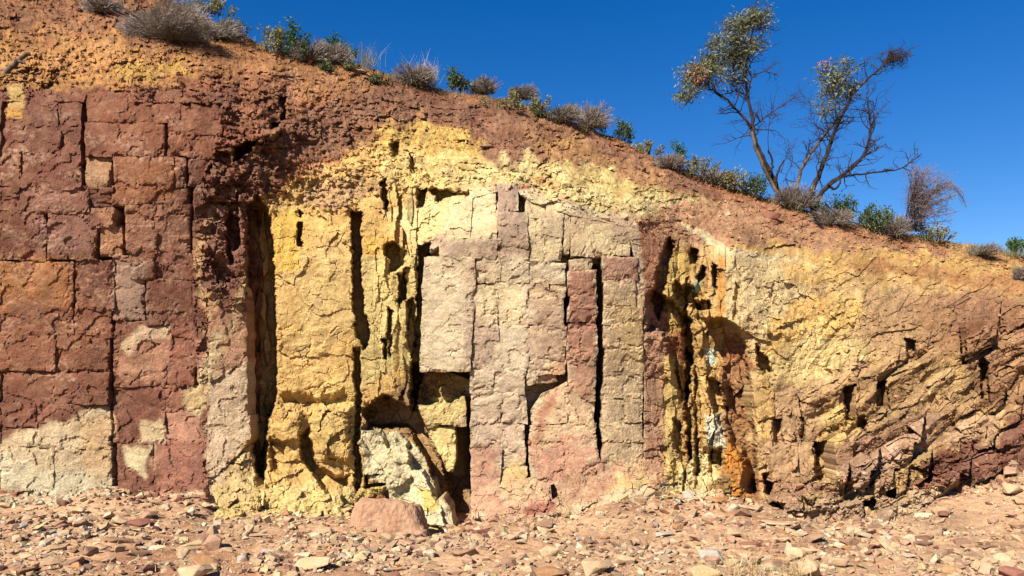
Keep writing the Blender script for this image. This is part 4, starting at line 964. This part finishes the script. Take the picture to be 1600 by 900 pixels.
M_GUM = leaf_mat('gum_leaf', (140, 142, 104), (90, 96, 66)); M_GREEN = leaf_mat('green_leaf', (72, 92, 44), (98, 112, 58)); M_DGREEN = leaf_mat('dark_green_leaf', (58, 92, 40), (84, 114, 52))
M_GREYB = leaf_mat('grey_blade', (158, 144, 126), (112, 100, 88), 0.2); M_OLIVE = leaf_mat('olive_leaf', (122, 120, 76), (150, 140, 92)); M_STRAW = leaf_mat('straw_blade', (216, 190, 134), (196, 170, 116), 0.3)
M_REDL = leaf_mat('rusty_leaf', (170, 110, 78), (190, 134, 96))

class Tubes:
    def __init__(s): s.v = []; s.f = []; s.n = 0
    def add(s, pts, radii, k=5):
        pts = [Vector(p) for p in pts]
        up = Vector((0.3, 1, 0.2)).normalized(); m = len(pts)
        for i, p in enumerate(pts):
            d = (pts[min(i + 1, m - 1)] - pts[max(i - 1, 0)]).normalized()
            a = d.cross(up)
            if a.length < 1e-3: a = d.cross(Vector((1, 0, 0)))
            a.normalize(); b = d.cross(a)
            for j in range(k):
                t = 2 * math.pi * j / k
                s.v.append(p + (a * math.cos(t) + b * math.sin(t)) * radii[i])
        for i in range(m - 1):
            for j in range(k):
                a0 = s.n + i * k + j; a1 = s.n + i * k + (j + 1) % k
                s.f.append((a0, a1, a1 + k, a0 + k))
        s.n += m * k
    def mesh(s, name, mat):
        return mesh_np(name, np.array([v[:] for v in s.v]), np.array(s.f), mat, None, True)
def smooth_path(pts, per=4):
    out = []; n = len(pts)
    P = [Vector(p) for p in pts]
    for i in range(n - 1):
        p0, p1, p2, p3 = P[max(i - 1, 0)], P[i], P[i + 1], P[min(i + 2, n - 1)]
        for j in range(per):
            t = j / per
            out.append(0.5 * ((2 * p1) + (p2 - p0) * t + (2 * p0 - 5 * p1 + 4 * p2 - p3) * t * t + (3 * p1 - p0 - 3 * p2 + p3) * t ** 3))
    out.append(P[-1]); return out
def limb(tb, pix, D0, r0, r1, depth=None, seed=0, k=6):
    r = random.Random(seed); n = len(pix)
    pts = []
    for i, (u, v) in enumerate(pix):
        dd = D0 + (depth[i] if depth else 0) + r.uniform(-.03, .03)
        pts.append(Vector(world(u, v, dd)))
    path = smooth_path(pts)
    for i, p in enumerate(path):
        if 0 < i < len(path) - 1:
            p += Vector((r.gauss(0, .008), r.gauss(0, .008), r.gauss(0, .006)))
    r0, r1 = r0 * .82, r1 * .9
    rad = [r0 + (r1 - r0) * (i / (len(path) - 1)) ** 0.85 for i in range(len(path))]
    tb.add(path, rad, k); return path, rad
def twig(tb, p, d, L, r0, r, lvl, tips=None, droop=0.0, fork=0.6):
    pts = [p.copy()]; n = 5; q = p.copy(); dd = d.normalized()
    for i in range(n):
        dd = (dd + Vector((r.gauss(0, .22), r.gauss(0, .22), r.gauss(0, .18) - droop))).normalized()
        q = q + dd * (L / n); pts.append(q.copy())
    tb.add(pts, [1.5 * r0 * (1 - 0.65 * i / n) for i in range(n + 1)], 3 if r0 < 0.006 else 4)
    if tips is not None: tips.append((q.copy(), dd.copy()))
    if lvl > 0:
        for i in range(1, n + 1):
            if r.random() < fork:
                side = Vector((r.gauss(0, 1), r.gauss(0, 1), r.gauss(0.25, .8))).normalized()
                twig(tb, pts[i], (dd * 0.7 + side * 0.8), L * r.uniform(.4, .65), r0 * .55, r, lvl - 1, tips, droop, fork)
class Blades:
    """lance leaves and grass blades gathered for one plant"""
    def __init__(s): s.v = []; s.f = []; s.c = []; s.n = 0
    def leaf(s, p, d, L, w, r, tint=1.0, bend=0.15):
        d = d.normalized(); side = d.cross(Vector((r.gauss(0, 1), r.gauss(0, 1), r.gauss(0, 1))))
        if side.length < 1e-4: side = Vector((1, 0, 0))
        side.normalize(); nrm = d.cross(side)
        m = p + d * (L * .45) + nrm * (L * bend); e = p + d * L - nrm * (L * bend * .5)
        s.v += [p, m + side * (w / 2), e, m - side * (w / 2)]; s.f.append((s.n, s.n + 1, s.n + 2, s.n + 3)); s.n += 4
        t = tint if isinstance(tint, tuple) else (tint, tint, tint)
        s.c += [t] * 4
    def blade(s, p, d, L, w, r, tint=1.0, droop=0.3):
        d = d.normalized(); side = d.cross(Vector((r.gauss(0, 1), r.gauss(0, 1), .1)))
        if side.length < 1e-4: side = Vector((1, 0, 0))
        side.normalize(); a = p + d * L * .5; b = a + (d + Vector((r.gauss(0, .2), r.gauss(0, .2), -droop))).normalized() * L * .5
        s.v += [p - side * w / 2, p + side * w / 2, a + side * w * .4, a - side * w * .4, b + side * w * .12, b - side * w * .12]
        s.f += [(s.n, s.n + 1, s.n + 2, s.n + 3), (s.n + 3, s.n + 2, s.n + 4, s.n + 5)]; s.n += 6; s.c += [(tint,) * 3] * 6
    def mesh(s, name, mat): return mesh_np(name, np.array([v[:] for v in s.v]), np.array(s.f), mat, np.array(s.c))

def px2m(D): return D / F
# ------------------------------------------------------------------ the two gum trees on the crest
def obj_s(name, me, parent): return tag(obj(name, me, parent), kind='stuff')
def finish_tree(root, tb, tw, lv, redl, bark=M_BARK):
    o = obj('trunk', tb.mesh('trunk', bark), root)
    obj_s('twigs', tw.mesh('twigs', M_TWIG), root)
    if lv.n: obj_s('crown', lv.mesh('crown', M_GUM), root)
    if redl and redl.n: obj_s('rusty_leaf_cluster', redl.mesh('rusty_leaf_cluster', M_REDL), root)
def leaf_cloud(lv, tw, cu, cv, ru, rv, D0, n, r, rd=0.35, L=(0.07, 0.13), sub=14, dark=0.0):
    """leaf sprays on little twigs spread through an uneven lobe"""
    cen = Vector(world(cu, cv, D0)); m = px2m(D0)
    for _ in range(sub):
        a = Vector((r.gauss(0, 1), r.gauss(0, 1), r.gauss(0, 1))).normalized() * (r.random() ** 0.45)
        c = cen + Vector((a.x * ru * m, a.y * rd, a.z * rv * m))
        d0 = (c - cen) + Vector((0, 0, 0.15)); 
        if d0.length < 1e-3: d0 = Vector((0, 0, 1))
        tw.add([c - d0.normalized() * 0.16, c, c + d0.normalized() * 0.08], [.004, .003, .002], 3)
        for k in range(int(1.5 * n / sub)):
            p = c + Vector((r.gauss(0, .075), r.gauss(0, .075), r.gauss(0, .065)))
            d = Vector((r.gauss(0, .8), r.gauss(0, .8), r.gauss(-.35, .7)))
            g = r.uniform(.5, 1.3)
            lv.leaf(p, d, r.uniform(*L), r.uniform(.016, .028), r, (g, g * r.uniform(.93, 1.03), g * r.uniform(.8, 1.1)))
def limb_twigs(tw, path, rad, n, L, r, lvl=2, lo=0.25, toward=None, tips=None, rr=0.007):
    for _ in range(int(n * 1.6)):
        i = int(r.uniform(lo, 1.0) * (len(path) - 1)); d = (path[min(i + 1, len(path) - 1)] - path[max(i - 1, 0)]).normalized()
        s = Vector((r.gauss(0, 1), r.gauss(0, .8), r.gauss(.2, .7)))
        if toward: s += Vector(toward)
        twig(tw, path[i], d * .6 + s.normalized() * .9, L * r.uniform(.55, 1.1), min(rr, rad[i] * .6), r, lvl, tips)
D1 = float(base_depth(1215, 312)) - 0.05
r = random.Random(41); tb, tw, lv, rl = Tubes(), Tubes(), Blades(), Blades(); pale = Tubes()
P, R_ = limb(tb, [(1222,316),(1213,292),(1203,268),(1187,238),(1178,212),(1176,188),(1169,150),(1165,118),(1169,80),(1178,40)], D1, .068, .012, None, 1, 7); limb_twigs(tw, P, R_, 12, .5, r, 2, .45)
P2, R2 = limb(pale, [(1216,308),(1205,284),(1192,258),(1181,230),(1175,206)], D1 - .06, .045, .030, None, 2, 7)
P, R_ = limb(tb, [(1178,210),(1163,184),(1147,168),(1126,148),(1106,138),(1084,130)], D1 + .02, .034, .008, [0, .02, .05, .1, .1, .1], 3); limb_twigs(tw, P, R_, 14, .42, r, 2, .3)
P, R_ = limb(tb, [(1147,168),(1157,135),(1163,108)], D1 - .05, .014, .006, None, 4); limb_twigs(tw, P, R_, 4, .3, r, 1)
P, R_ = limb(tb, [(1169,150),(1172,128),(1184,115),(1200,112),(1218,120)], D1 - .1, .018, .005, None, 5); limb_twigs(tw, P, R_, 7, .34, r, 1, .2, (.6, 0, .2))
P, R_ = limb(tb, [(1166,112),(1178,92),(1196,78),(1222,64)], D1 - .1, .013, .003, None, 6); limb_twigs(tw, P, R_, 4, .25, r, 1, .3)
P, R_ = limb(tb, [(1176,200),(1192,186),(1215,170),(1243,150)], D1 + .1, .016, .004, None, 7); limb_twigs(tw, P, R_, 11, .34, r, 2, .2, (.5, 0, .2))
P, R_ = limb(tb, [(1203,268),(1207,252),(1200,235)], D1 - .08, .03, .014, None, 8); P, R_ = limb(tb, [(1212,285),(1216,266),(1225,250)], D1 - .1, .03, .012, None, 9)
P, R_ = limb(tb, [(1200,240),(1201,205),(1206,170),(1212,150)], D1 - .05, .009, .004, None, 10); limb_twigs(tw, P, R_, 6, .3, r, 2, .2)
P, R_ = limb(tb, [(1220,270),(1232,235),(1230,215)], D1 - .05, .007, .003, None, 10); limb_twigs(tw, P, R_, 4, .3, r, 2, .2)
for cu, cv, a, b, n in ((1172,30,32,17,420),(1150,46,26,20,420),(1190,48,14,26,220),(1135,72,28,20,430),(1165,70,24,18,330),(1112,92,24,20,400),(1146,96,28,14,330),(1082,118,20,16,380),(1112,118,24,16,330),(1078,142,16,15,260),(1150,118,18,12,170)):
    leaf_cloud(lv, tw, cu, cv, a, b, D1 + r.uniform(-.15, .15), n, r, .32, (.06, .12), max(6, n // 24))
leaf_cloud(rl, tw, 1088, 116, 12, 10, D1 - .2, 110, r, .12, (.05, .09), 6)
t1 = empty('gum_tree', world(1222, 316, D1)); tag(t1, 'tall gum tree with leafy crown leaning left on the crest', 'tree'); finish_tree(t1, tb, tw, lv, rl)
obj('pale_stem', pale.mesh('pale_stem', M_BARKP), t1)

D2 = float(base_depth(1272, 336)) - 0.1
r = random.Random(57); tb, tw, lv, rl, pale = Tubes(), Tubes(), Blades(), Blades(), Tubes()
P, R_ = limb(tb, [(1276,342),(1268,318),(1272,290),(1284,262),(1298,222),(1314,184),(1330,152),(1356,124),(1386,98)], D2, .075, .012, None, 11, 7); limb_twigs(tw, P, R_, 16, .45, r, 2, .3)
dead = []
for k in range(40):
    a = Vector((r.gauss(0, 1), r.gauss(0, 1), r.gauss(0, 1))).normalized() * r.uniform(.05, .30)
    p0 = Vector(world(1384, 100, D2)); c0 = Vector(world(1402 + r.uniform(-6, 8), 88 + r.uniform(-6, 6), D2)) + Vector((a.x, a.y, a.z * .8))
    mid = p0 + (c0 - p0) * .55 + Vector((r.gauss(0, .05), r.gauss(0, .05), r.gauss(.03, .05)))
    pp = smooth_path([p0, mid, c0]); tw.add(pp, [.006 - .003 * i / len(pp) for i in range(len(pp))], 3)
    for _ in range(4): twig(tw, pp[r.randrange(4, len(pp))], (c0 - p0).normalized() * .4 + Vector((r.gauss(0, .8), r.gauss(0, .8), r.gauss(0, .8))), r.uniform(.08, .18), .0028, r, 1, None, 0.03, .5)
P, R_ = limb(tb, [(1270,326),(1282,305),(1296,288),(1318,272),(1340,255),(1354,232),(1360,205),(1357,170),(1354,152)], D2 - .05, .06, .010, None, 12, 7); limb_twigs(tw, P, R_, 20, .42, r, 2, .35, (.3, 0, .1))
P, R_ = limb(tb, [(1296,290),(1318,276),(1345,272),(1380,268),(1405,264),(1425,252),(1440,240)], D2 - .1, .026, .007, None, 13); limb_twigs(tw, P, R_, 8, .3, r, 1, .35); P, R_ = limb(tb, [(1405,264),(1396,255),(1402,244)], D2 - .1, .010, .003, None, 14)
P, R_ = limb(pale, [(1262,324),(1246,298),(1250,272),(1262,248),(1280,222),(1300,196),(1312,180)], D2 + .1, .045, .022, None, 15, 7); limb_twigs(tw, P, R_, 12, .45, r, 2, .2)
P, R_ = limb(tb, [(1278,286),(1277,262),(1281,235),(1279,205),(1268,180),(1264,155)], D2 - .1, .013, .004, None, 16); limb_twigs(tw, P, R_, 12, .38, r, 2, .2)
P, R_ = limb(tb, [(1298,222),(1292,190),(1296,160),(1300,130)], D2 - .1, .012, .004, None, 17); limb_twigs(tw, P, R_, 8, .3, r, 1, .2)
P, R_ = limb(tb, [(1314,184),(1326,165),(1336,140),(1340,112)], D2 - .05, .016, .005, None, 18); limb_twigs(tw, P, R_, 6, .3, r, 1, .2)
P, R_ = limb(tb, [(1296,290),(1304,296),(1312,286),(1314,276)], D2 - .12, .03, .014, None, 19)
P, R_ = limb(tb, [(1272,334),(1282,350),(1284,362)], D2 - .25, .05, .018, None, 20); P, R_ = limb(tb, [(1290,318),(1310,336),(1345,352),(1375,362)], D2 - .25, .018, .006, None, 21)
P, R_ = limb(tb, [(1245,310),(1228,280),(1238,255),(1232,240)], D2 + .05, .010, .003, None, 22); limb_twigs(tw, P, R_, 8, .4, r, 2, .2)
for cu, cv, a, b, n in ((1318,118,24,16,210),(1300,136,26,18,260),(1325,140,16,14,150),(1285,162,16,12,130),(1296,108,20,12,90),(1322,100,14,8,90)):
    leaf_cloud(lv, tw, cu, cv, a, b, D2 + r.uniform(-.15, .15), n, r, .28, (.06, .12), max(6, n // 18))
leaf_cloud(rl, tw, 1292, 98, 16, 6, D2, 24, r, .15, (.05, .09), 6)
t2 = empty('gum_tree', world(1272, 338, D2)); tag(t2, 'sparse gum tree with mostly bare spreading limbs and a dead tuft at its tip', 'tree'); finish_tree(t2, tb, tw, lv, rl)
obj('pale_stem', pale.mesh('pale_stem', M_BARKP), t2)

# dead wispy shrub bending right
D3 = float(base_depth(1430, 366)) - .05; r = random.Random(61); tb = Tubes(); tw = Tubes()
for k in range(56):
    u0 = 1424 + r.gauss(0, 8); t = r.random(); tx = 1422 + 74 * t + r.gauss(0, 6); ty = 258 + 22 * abs(t - .25) + abs(r.gauss(0, 34)) - 6 + (30 * (t - .7) / .3 if t > .7 else 0)
    mx = u0 + (tx - u0) * .35 + r.gauss(0, 3); my = 360 + (ty - 360) * .62
    pth, rd_ = limb(tb, [(u0, 362), (mx, my), (tx, ty)], D3, .009, .002, [0, r.gauss(0, .2), r.gauss(0, .35)], 200 + k, 4)
    for _ in range(20):
        i = int(r.uniform(.35, 1) * (len(pth) - 1)); twig(tw, pth[i], (pth[-1] - pth[max(0, len(pth) - 4)]) * .5 + Vector((r.gauss(.06, .16), r.gauss(0, .16), r.gauss(.05, .16))), r.uniform(.10, .24), .0024, r, 1, None, .05, .5)
for k in range(7):
    pth, rd_ = limb(tb, [(1462, 290 + k * 2), (1482 + r.gauss(0, 3), 288 + r.gauss(0, 4)), (1500 + r.gauss(0, 3), 302), (1506 + r.gauss(0, 3), 322 + r.gauss(0, 4))], D3, .006, .002, None, 300 + k, 3)
    limb_twigs(tw, pth, rd_, 5, .12, r, 1, .3, None, None, .003)
t3 = empty('dead_shrub', world(1428, 364, D3)); tag(t3, 'dead leafless wispy shrub arching to the right on the crest', 'shrub')
obj_s('stems', tb.mesh('stems', M_TWIG), t3); obj_s('twigs', tw.mesh('twigs', M_DEAD), t3)

# ------------------------------------------------------------------ low plants along the crest
_cu = np.linspace(340, 1660, 400); _cd = base_depth(_cu, crest_v(_cu) + 3)
def CR(u): return np.interp(u, _cu, _cd)
def mound(u, v, w, h, n, label, mat=M_GREYB, seed=1, group='grey dry mounds along the crest', cat='shrub', name='dry_shrub', lean=0.0):
    """a dome of thin dry stems radiating from the root"""
    r = random.Random(seed); d = float(base_depth(u, v)) - .04; m = px2m(d); c = Vector(world(u, v, d)); B = Blades(); S = Tubes()
    rx, rz = w * m * .70, h * m * 1.10
    lob = [(r.uniform(-.55, .55), r.uniform(-.5, .5), r.uniform(.55, 1.0)) for _ in range(6)]
    for _ in range(int(n * 2.4)):
        a = r.uniform(0, 6.283); e = math.asin(min(1, r.random() ** .7)) if r.random() < .85 else r.uniform(0, .5)
        d0 = Vector((math.cos(a) * math.cos(e), math.sin(a) * math.cos(e) * .8, math.sin(e)))
        k = 0.86 + 0.22 * mnoise.noise(d0 * 2.1 + Vector((seed, 0, 0))) + 0.10 * mnoise.noise(d0 * 6 + Vector((seed, 0, 0))) + r.gauss(0, .025)
        lx, ly, ls = r.choice(lob)
        tip = Vector((lx * rx + d0.x * rx * .62 * ls * k + lean * d0.z * rx, ly * rx * .7 + d0.y * rx * .6 * ls * k, d0.z * rz * ls * k))
        st = tip * r.choice((r.uniform(.2, .7), r.uniform(.7, .93))); L = (tip - st).length
        if L < .02: L = .03
        B.blade(c + st, (tip - st).normalized() + Vector((r.gauss(0, .45), r.gauss(0, .45), r.gauss(.15, .4))), min(max(L, .05), .16) * r.uniform(.7, 1.1), r.uniform(.004, .008), r, r.uniform(.55, 1.35), r.uniform(-.1, .4))
    for _ in range(26):
        a = r.uniform(0, 6.283); d0 = Vector((math.cos(a), math.sin(a) * .8, r.uniform(.3, 1.2))).normalized()
        S.add([c, c + Vector((d0.x * rx, d0.y * rx, d0.z * rz)) * .45, c + Vector((d0.x * rx, d0.y * rx, d0.z * rz)) * .8], [.012, .008, .004], 4)
    root = empty(name, c); tag(root, label, cat, group); obj_s('foliage', B.mesh('foliage', mat), root); obj_s('stems', S.mesh('stems', M_DEAD), root); return root
def leafy(u, v, w, h, n, label, mat=M_GREEN, seed=1, L=(.04, .07), W=(.018, .03), stems=11, group='green plants along the crest', cat='plant', name='leafy_shrub', upright=.7, flowers=0):
    r = random.Random(seed); d = float(base_depth(u, v)) - .04; m = px2m(d); c = Vector(world(u, v, d)); B = Blades(); S = Tubes()
    for k in range(stems):
        x = max(-1.1, min(1.1, r.gauss(0, .55)))
        b0 = c + Vector((x * w * m * .36, r.gauss(0, w * m * .18), -.01)); hh = 0.98 * h * m * (1 - .35 * abs(x)) * r.uniform(.7, 1.05)
        t = b0 + Vector((x * w * m * (1 - upright) * .6 + r.gauss(0, .12) * hh, r.gauss(0, .05), hh)); mid = (b0 + t) / 2 + Vector((r.gauss(0, .02), 0, 0))
        S.add([b0, mid, t], [.008, .006, .003], 4)
        for _ in range(int(1.5 * n / stems)):
            q = r.random() ** .8; p = b0 + (t - b0) * (.15 + .85 * q) + Vector((r.gauss(0, .022 + .05 * hh), r.gauss(0, .04), r.gauss(0, .02)))
            g = r.uniform(.6, 1.35); B.leaf(p, Vector((r.gauss(0, 1), r.gauss(0, 1), r.gauss(.5, .6))), r.uniform(*L), r.uniform(*W), r, (g, g, g * r.uniform(.7, 1.1)))
    root = empty(name, c); tag(root, label, cat, group); obj_s('foliage', B.mesh('foliage', mat), root); obj_s('stems', S.mesh('stems', M_TWIG), root); return root
def tuft(u, v, w, h, n, label, mat=M_STRAW, seed=1, group='grass tufts', ground=False):
    r = random.Random(seed); B = Blades()
    if ground:
        x, y = at_ground(u, v); c = Vector((x, y, float(ground_z(x, y)))); m = y / F
    else:
        d = float(base_depth(u, v)) - .04; m = px2m(d); c = Vector(world(u, v, d))
    for _ in range(n):
        p = c + Vector((r.gauss(0, w * m * .2), r.gauss(0, w * m * .2), 0)); B.blade(p, Vector((r.gauss(0, .35), r.gauss(0, .35), 1)), h * m * r.uniform(.5, 1.1), r.uniform(.003, .006), r, r.uniform(.7, 1.2), r.uniform(0, .9))
    o = obj('grass_tuft', B.mesh('grass_tuft', mat)); tag(o, label, 'grass', group); return o

mound(262, 62, 165, 62, 5200, 'largest grey dry mound high on the left slope', seed=1, lean=.05); mound(156, 18, 62, 30, 1500, 'grey dry mound cut by the top edge of the picture', seed=2); mound(338, 60, 88, 40, 1900, 'grey dry mound joined to the right of the largest one', seed=3)
mound(-60, -40, 80, 40, 700, 'grey mound beyond the left edge', seed=29); mound(40, -5, 50, 22, 500, 'small dark dry clump at the top left edge', M_DEAD if False else M_GREYB, 30)
mound(482, 96, 56, 46, 1500, 'brownish grey mound beside the upright green stems', seed=4); mound(520, 100, 52, 40, 1400, 'grey mound right of the brownish grey one', seed=5)
mound(648, 132, 76, 34, 1500, 'long low grey clump under pale grass on the crest', seed=6); mound(763, 146, 52, 32, 1500, 'round pinkish grey mound left of its twin', seed=7); mound(815, 156, 46, 30, 1300, 'round pinkish grey mound above the olive mat', seed=8)
mound(878, 190, 60, 32, 1300, 'low grey mound adjoining the tallest round mound', seed=9); mound(922, 202, 56, 44, 1700, 'tallest round grey mound at the right end of the row', seed=10)
leafy(330, 20, 50, 30, 420, 'yellow green plant behind the largest grey mound', M_OLIVE, 11); leafy(250, -2, 46, 22, 420, 'bright green plant on top of the largest grey mound', M_GREEN, 28); leafy(362, 58, 40, 36, 320, 'green tufted plant at the right end of the grey mounds', M_GREEN, 12); leafy(432, 88, 44, 50, 460, 'yellowish green plant under the upright green stems', M_OLIVE, 13, (.05, .09)); leafy(461, 92, 34, 60, 420, 'upright dark green plant with thick forked stems', M_DGREEN, 14, stems=5)
leafy(526, 88, 34, 34, 300, 'dark green bush behind the grey mounds', M_DGREEN, 15); leafy(546, 94, 20, 26, 160, 'small dark green sprig right of the grey mounds', M_DGREEN, 16); tuft(572, 104, 44, 42, 150, 'green and straw grass tuft rising above the crest', M_OLIVE, 17)
leafy(508, 112, 22, 16, 120, 'tiny green plant on the orange slope', M_GREEN, 18); leafy(592, 130, 26, 14, 130, 'small green patch on the orange slope right of the grey lump', M_GREEN, 19); leafy(548, 110, 26, 12, 140, 'olive patch on the slope beside the grey lump', M_OLIVE, 31)
tuft(660, 122, 70, 34, 150, 'pale straw grass standing over the long grey clump', M_STRAW, 20); leafy(704, 142, 22, 42, 280, 'upright green plant between the grass and the round mounds', M_GREEN, 21, stems=4); leafy(722, 142, 34, 24, 260, 'spreading green plant left of the round mounds', M_GREEN, 22)
leafy(806, 172, 110, 22, 900, 'olive green mat of low plants under the round mounds', M_OLIVE, 23, (.03, .05), stems=26, upright=.9); leafy(850, 182, 50, 22, 300, 'olive plants between the mat and the low grey mound', M_OLIVE, 33, (.03, .05), stems=12)
leafy(942, 205, 16, 26, 120, 'green sprig against the tallest round mound', M_GREEN, 34, stems=3)
leafy(976, 222, 38, 40, 330, 'lone green plant with thin flower stems on the skyline', M_GREEN, 24, stems=6, upright=.5); leafy(1012, 240, 40, 22, 260, 'pale green low plant right of the lone green plant', M_OLIVE, 25); leafy(1062, 262, 13, 48, 260, 'narrow dark green spike on the skyline', M_DGREEN, 26, (.03, .05), stems=3, upright=1)
for k, (u, v, w, h, mt, lb) in enumerate(((1045,262,50,30,'g','grey scrub at the foot of the dark spike'),(1085,276,60,34,'o','olive scrub right of the dark spike'),(1118,288,56,32,'g','brownish grey scrub in the middle of the crest strip'),(1150,298,50,38,'o','yellowish scrub left of the tall gum tree'),(1180,308,52,40,'n','green bush at the left foot of the tall gum tree'),(1228,322,64,40,'g','grey twiggy scrub between the two gum trees'),(1252,328,60,46,'g','silvery scrub behind the sparse gum tree'))):
    if mt == 'g': mound(u, v, w, h, 1200, lb, seed=70 + k, group='scrub strip along the crest')
    else: leafy(u, v, w, h, 520, lb, M_OLIVE if mt == 'o' else M_GREEN, 70 + k, (.035, .06), stems=14, group='scrub strip along the crest')
leafy(1322, 348, 84, 48, 1100, 'rounded green bush behind the sparse gum tree', M_GREEN, 81, (.035, .06), stems=20, upright=.45); leafy(1368, 362, 60, 42, 620, 'bright green bush left of the dead wispy shrub', M_GREEN, 82, (.04, .07), stems=14, upright=.5); mound(1300, 352, 70, 34, 1000, 'grey scrub under the sparse gum tree', seed=83, group='scrub strip along the crest'); mound(1395, 368, 60, 46, 1000, 'greyish scrub at the root of the dead wispy shrub', seed=84, group='scrub strip along the crest')
leafy(1458, 376, 60, 24, 420, 'low green and grey plants right of the dead wispy shrub', M_OLIVE, 85, (.03, .06), stems=14); mound(1535, 398, 50, 20, 700, 'small brown grey clump on the right skyline', seed=86, group='scrub strip along the crest'); leafy(1586, 396, 40, 26, 500, 'dark leafy bush at the right edge of the skyline', M_DGREEN, 87, (.03, .05), stems=12, upright=.5); tuft(1580, 402, 60, 18, 240, 'bright green grass under the dark bush at the right edge', M_OLIVE, 88)
tuft(1520, 396, 60, 12, 120, 'short pale grass along the right skyline', M_OLIVE, 89); mound(1592, 436, 26, 26, 420, 'dark dry clump on the golden slope at the right edge', seed=90, group='scrub strip along the crest')
# fringe of low dry growth that ties the clumps together
r = random.Random(777); B = Blades()
for k in range(5200):
    u = r.uniform(370, 1640); v = float(crest_v(u)) + abs(r.gauss(0, 5)) - 1
    dn = mnoise.noise((u * .02, 3.1, 0)); 
    if r.random() > .45 + dn: continue
    d = float(CR(u)) - .02 + abs(r.gauss(0, .10)) * -1; p = Vector(world(u, v, d)) + Vector((0, 0, -.02))
    g = r.random(); tint = r.uniform(.5, 1.2)
    hgt = (.05 + .11 * max(0, mnoise.noise((u * .035, 9.2, 1)) + .35)) * r.uniform(.5, 1.3)
    B.blade(p, Vector((r.gauss(0, .5), r.gauss(0, .5), 1)), hgt, r.uniform(.005, .011), r, tint, r.uniform(0, .6))
tag(obj('dry_groundcover', B.mesh('dry_groundcover', M_OLIVE)), 'fringe of low dry grass and herbs along the crest', 'groundcover', kind='stuff')
# foreground dry grass
tuft(1170, 905, 120, 62, 75, 'pale dry grass tuft at the bottom edge right of centre', M_STRAW, 95, 'grass tufts', True); tuft(1245, 903, 60, 46, 50, 'thin dry grass blades right of the bottom grass tuft', M_STRAW, 96, 'grass tufts', True)
# weathered branch on the left slope
tb = Tubes(); limb(tb, [(2,132),(10,112),(24,100),(36,88),(48,84)], float(base_depth(24, 100)) - .22, .05, .03, None, 400, 7); limb(tb, [(30,96),(40,100)], float(base_depth(24, 100)) - .22, .03, .015, None, 401, 6)
tag(obj('dead_branch', tb.mesh('dead_branch', M_BARKP)), 'weathered dead branch sticking out of the soil at the left edge', 'branch')
tb = Tubes(); limb(tb, [(446,112),(456,118),(466,124)], float(base_depth(456, 118)) - .06, .014, .008, None, 402, 5)
tag(obj('dead_stick', tb.mesh('dead_stick', M_DEAD)), 'short pale stick lying on the orange slope', 'branch')
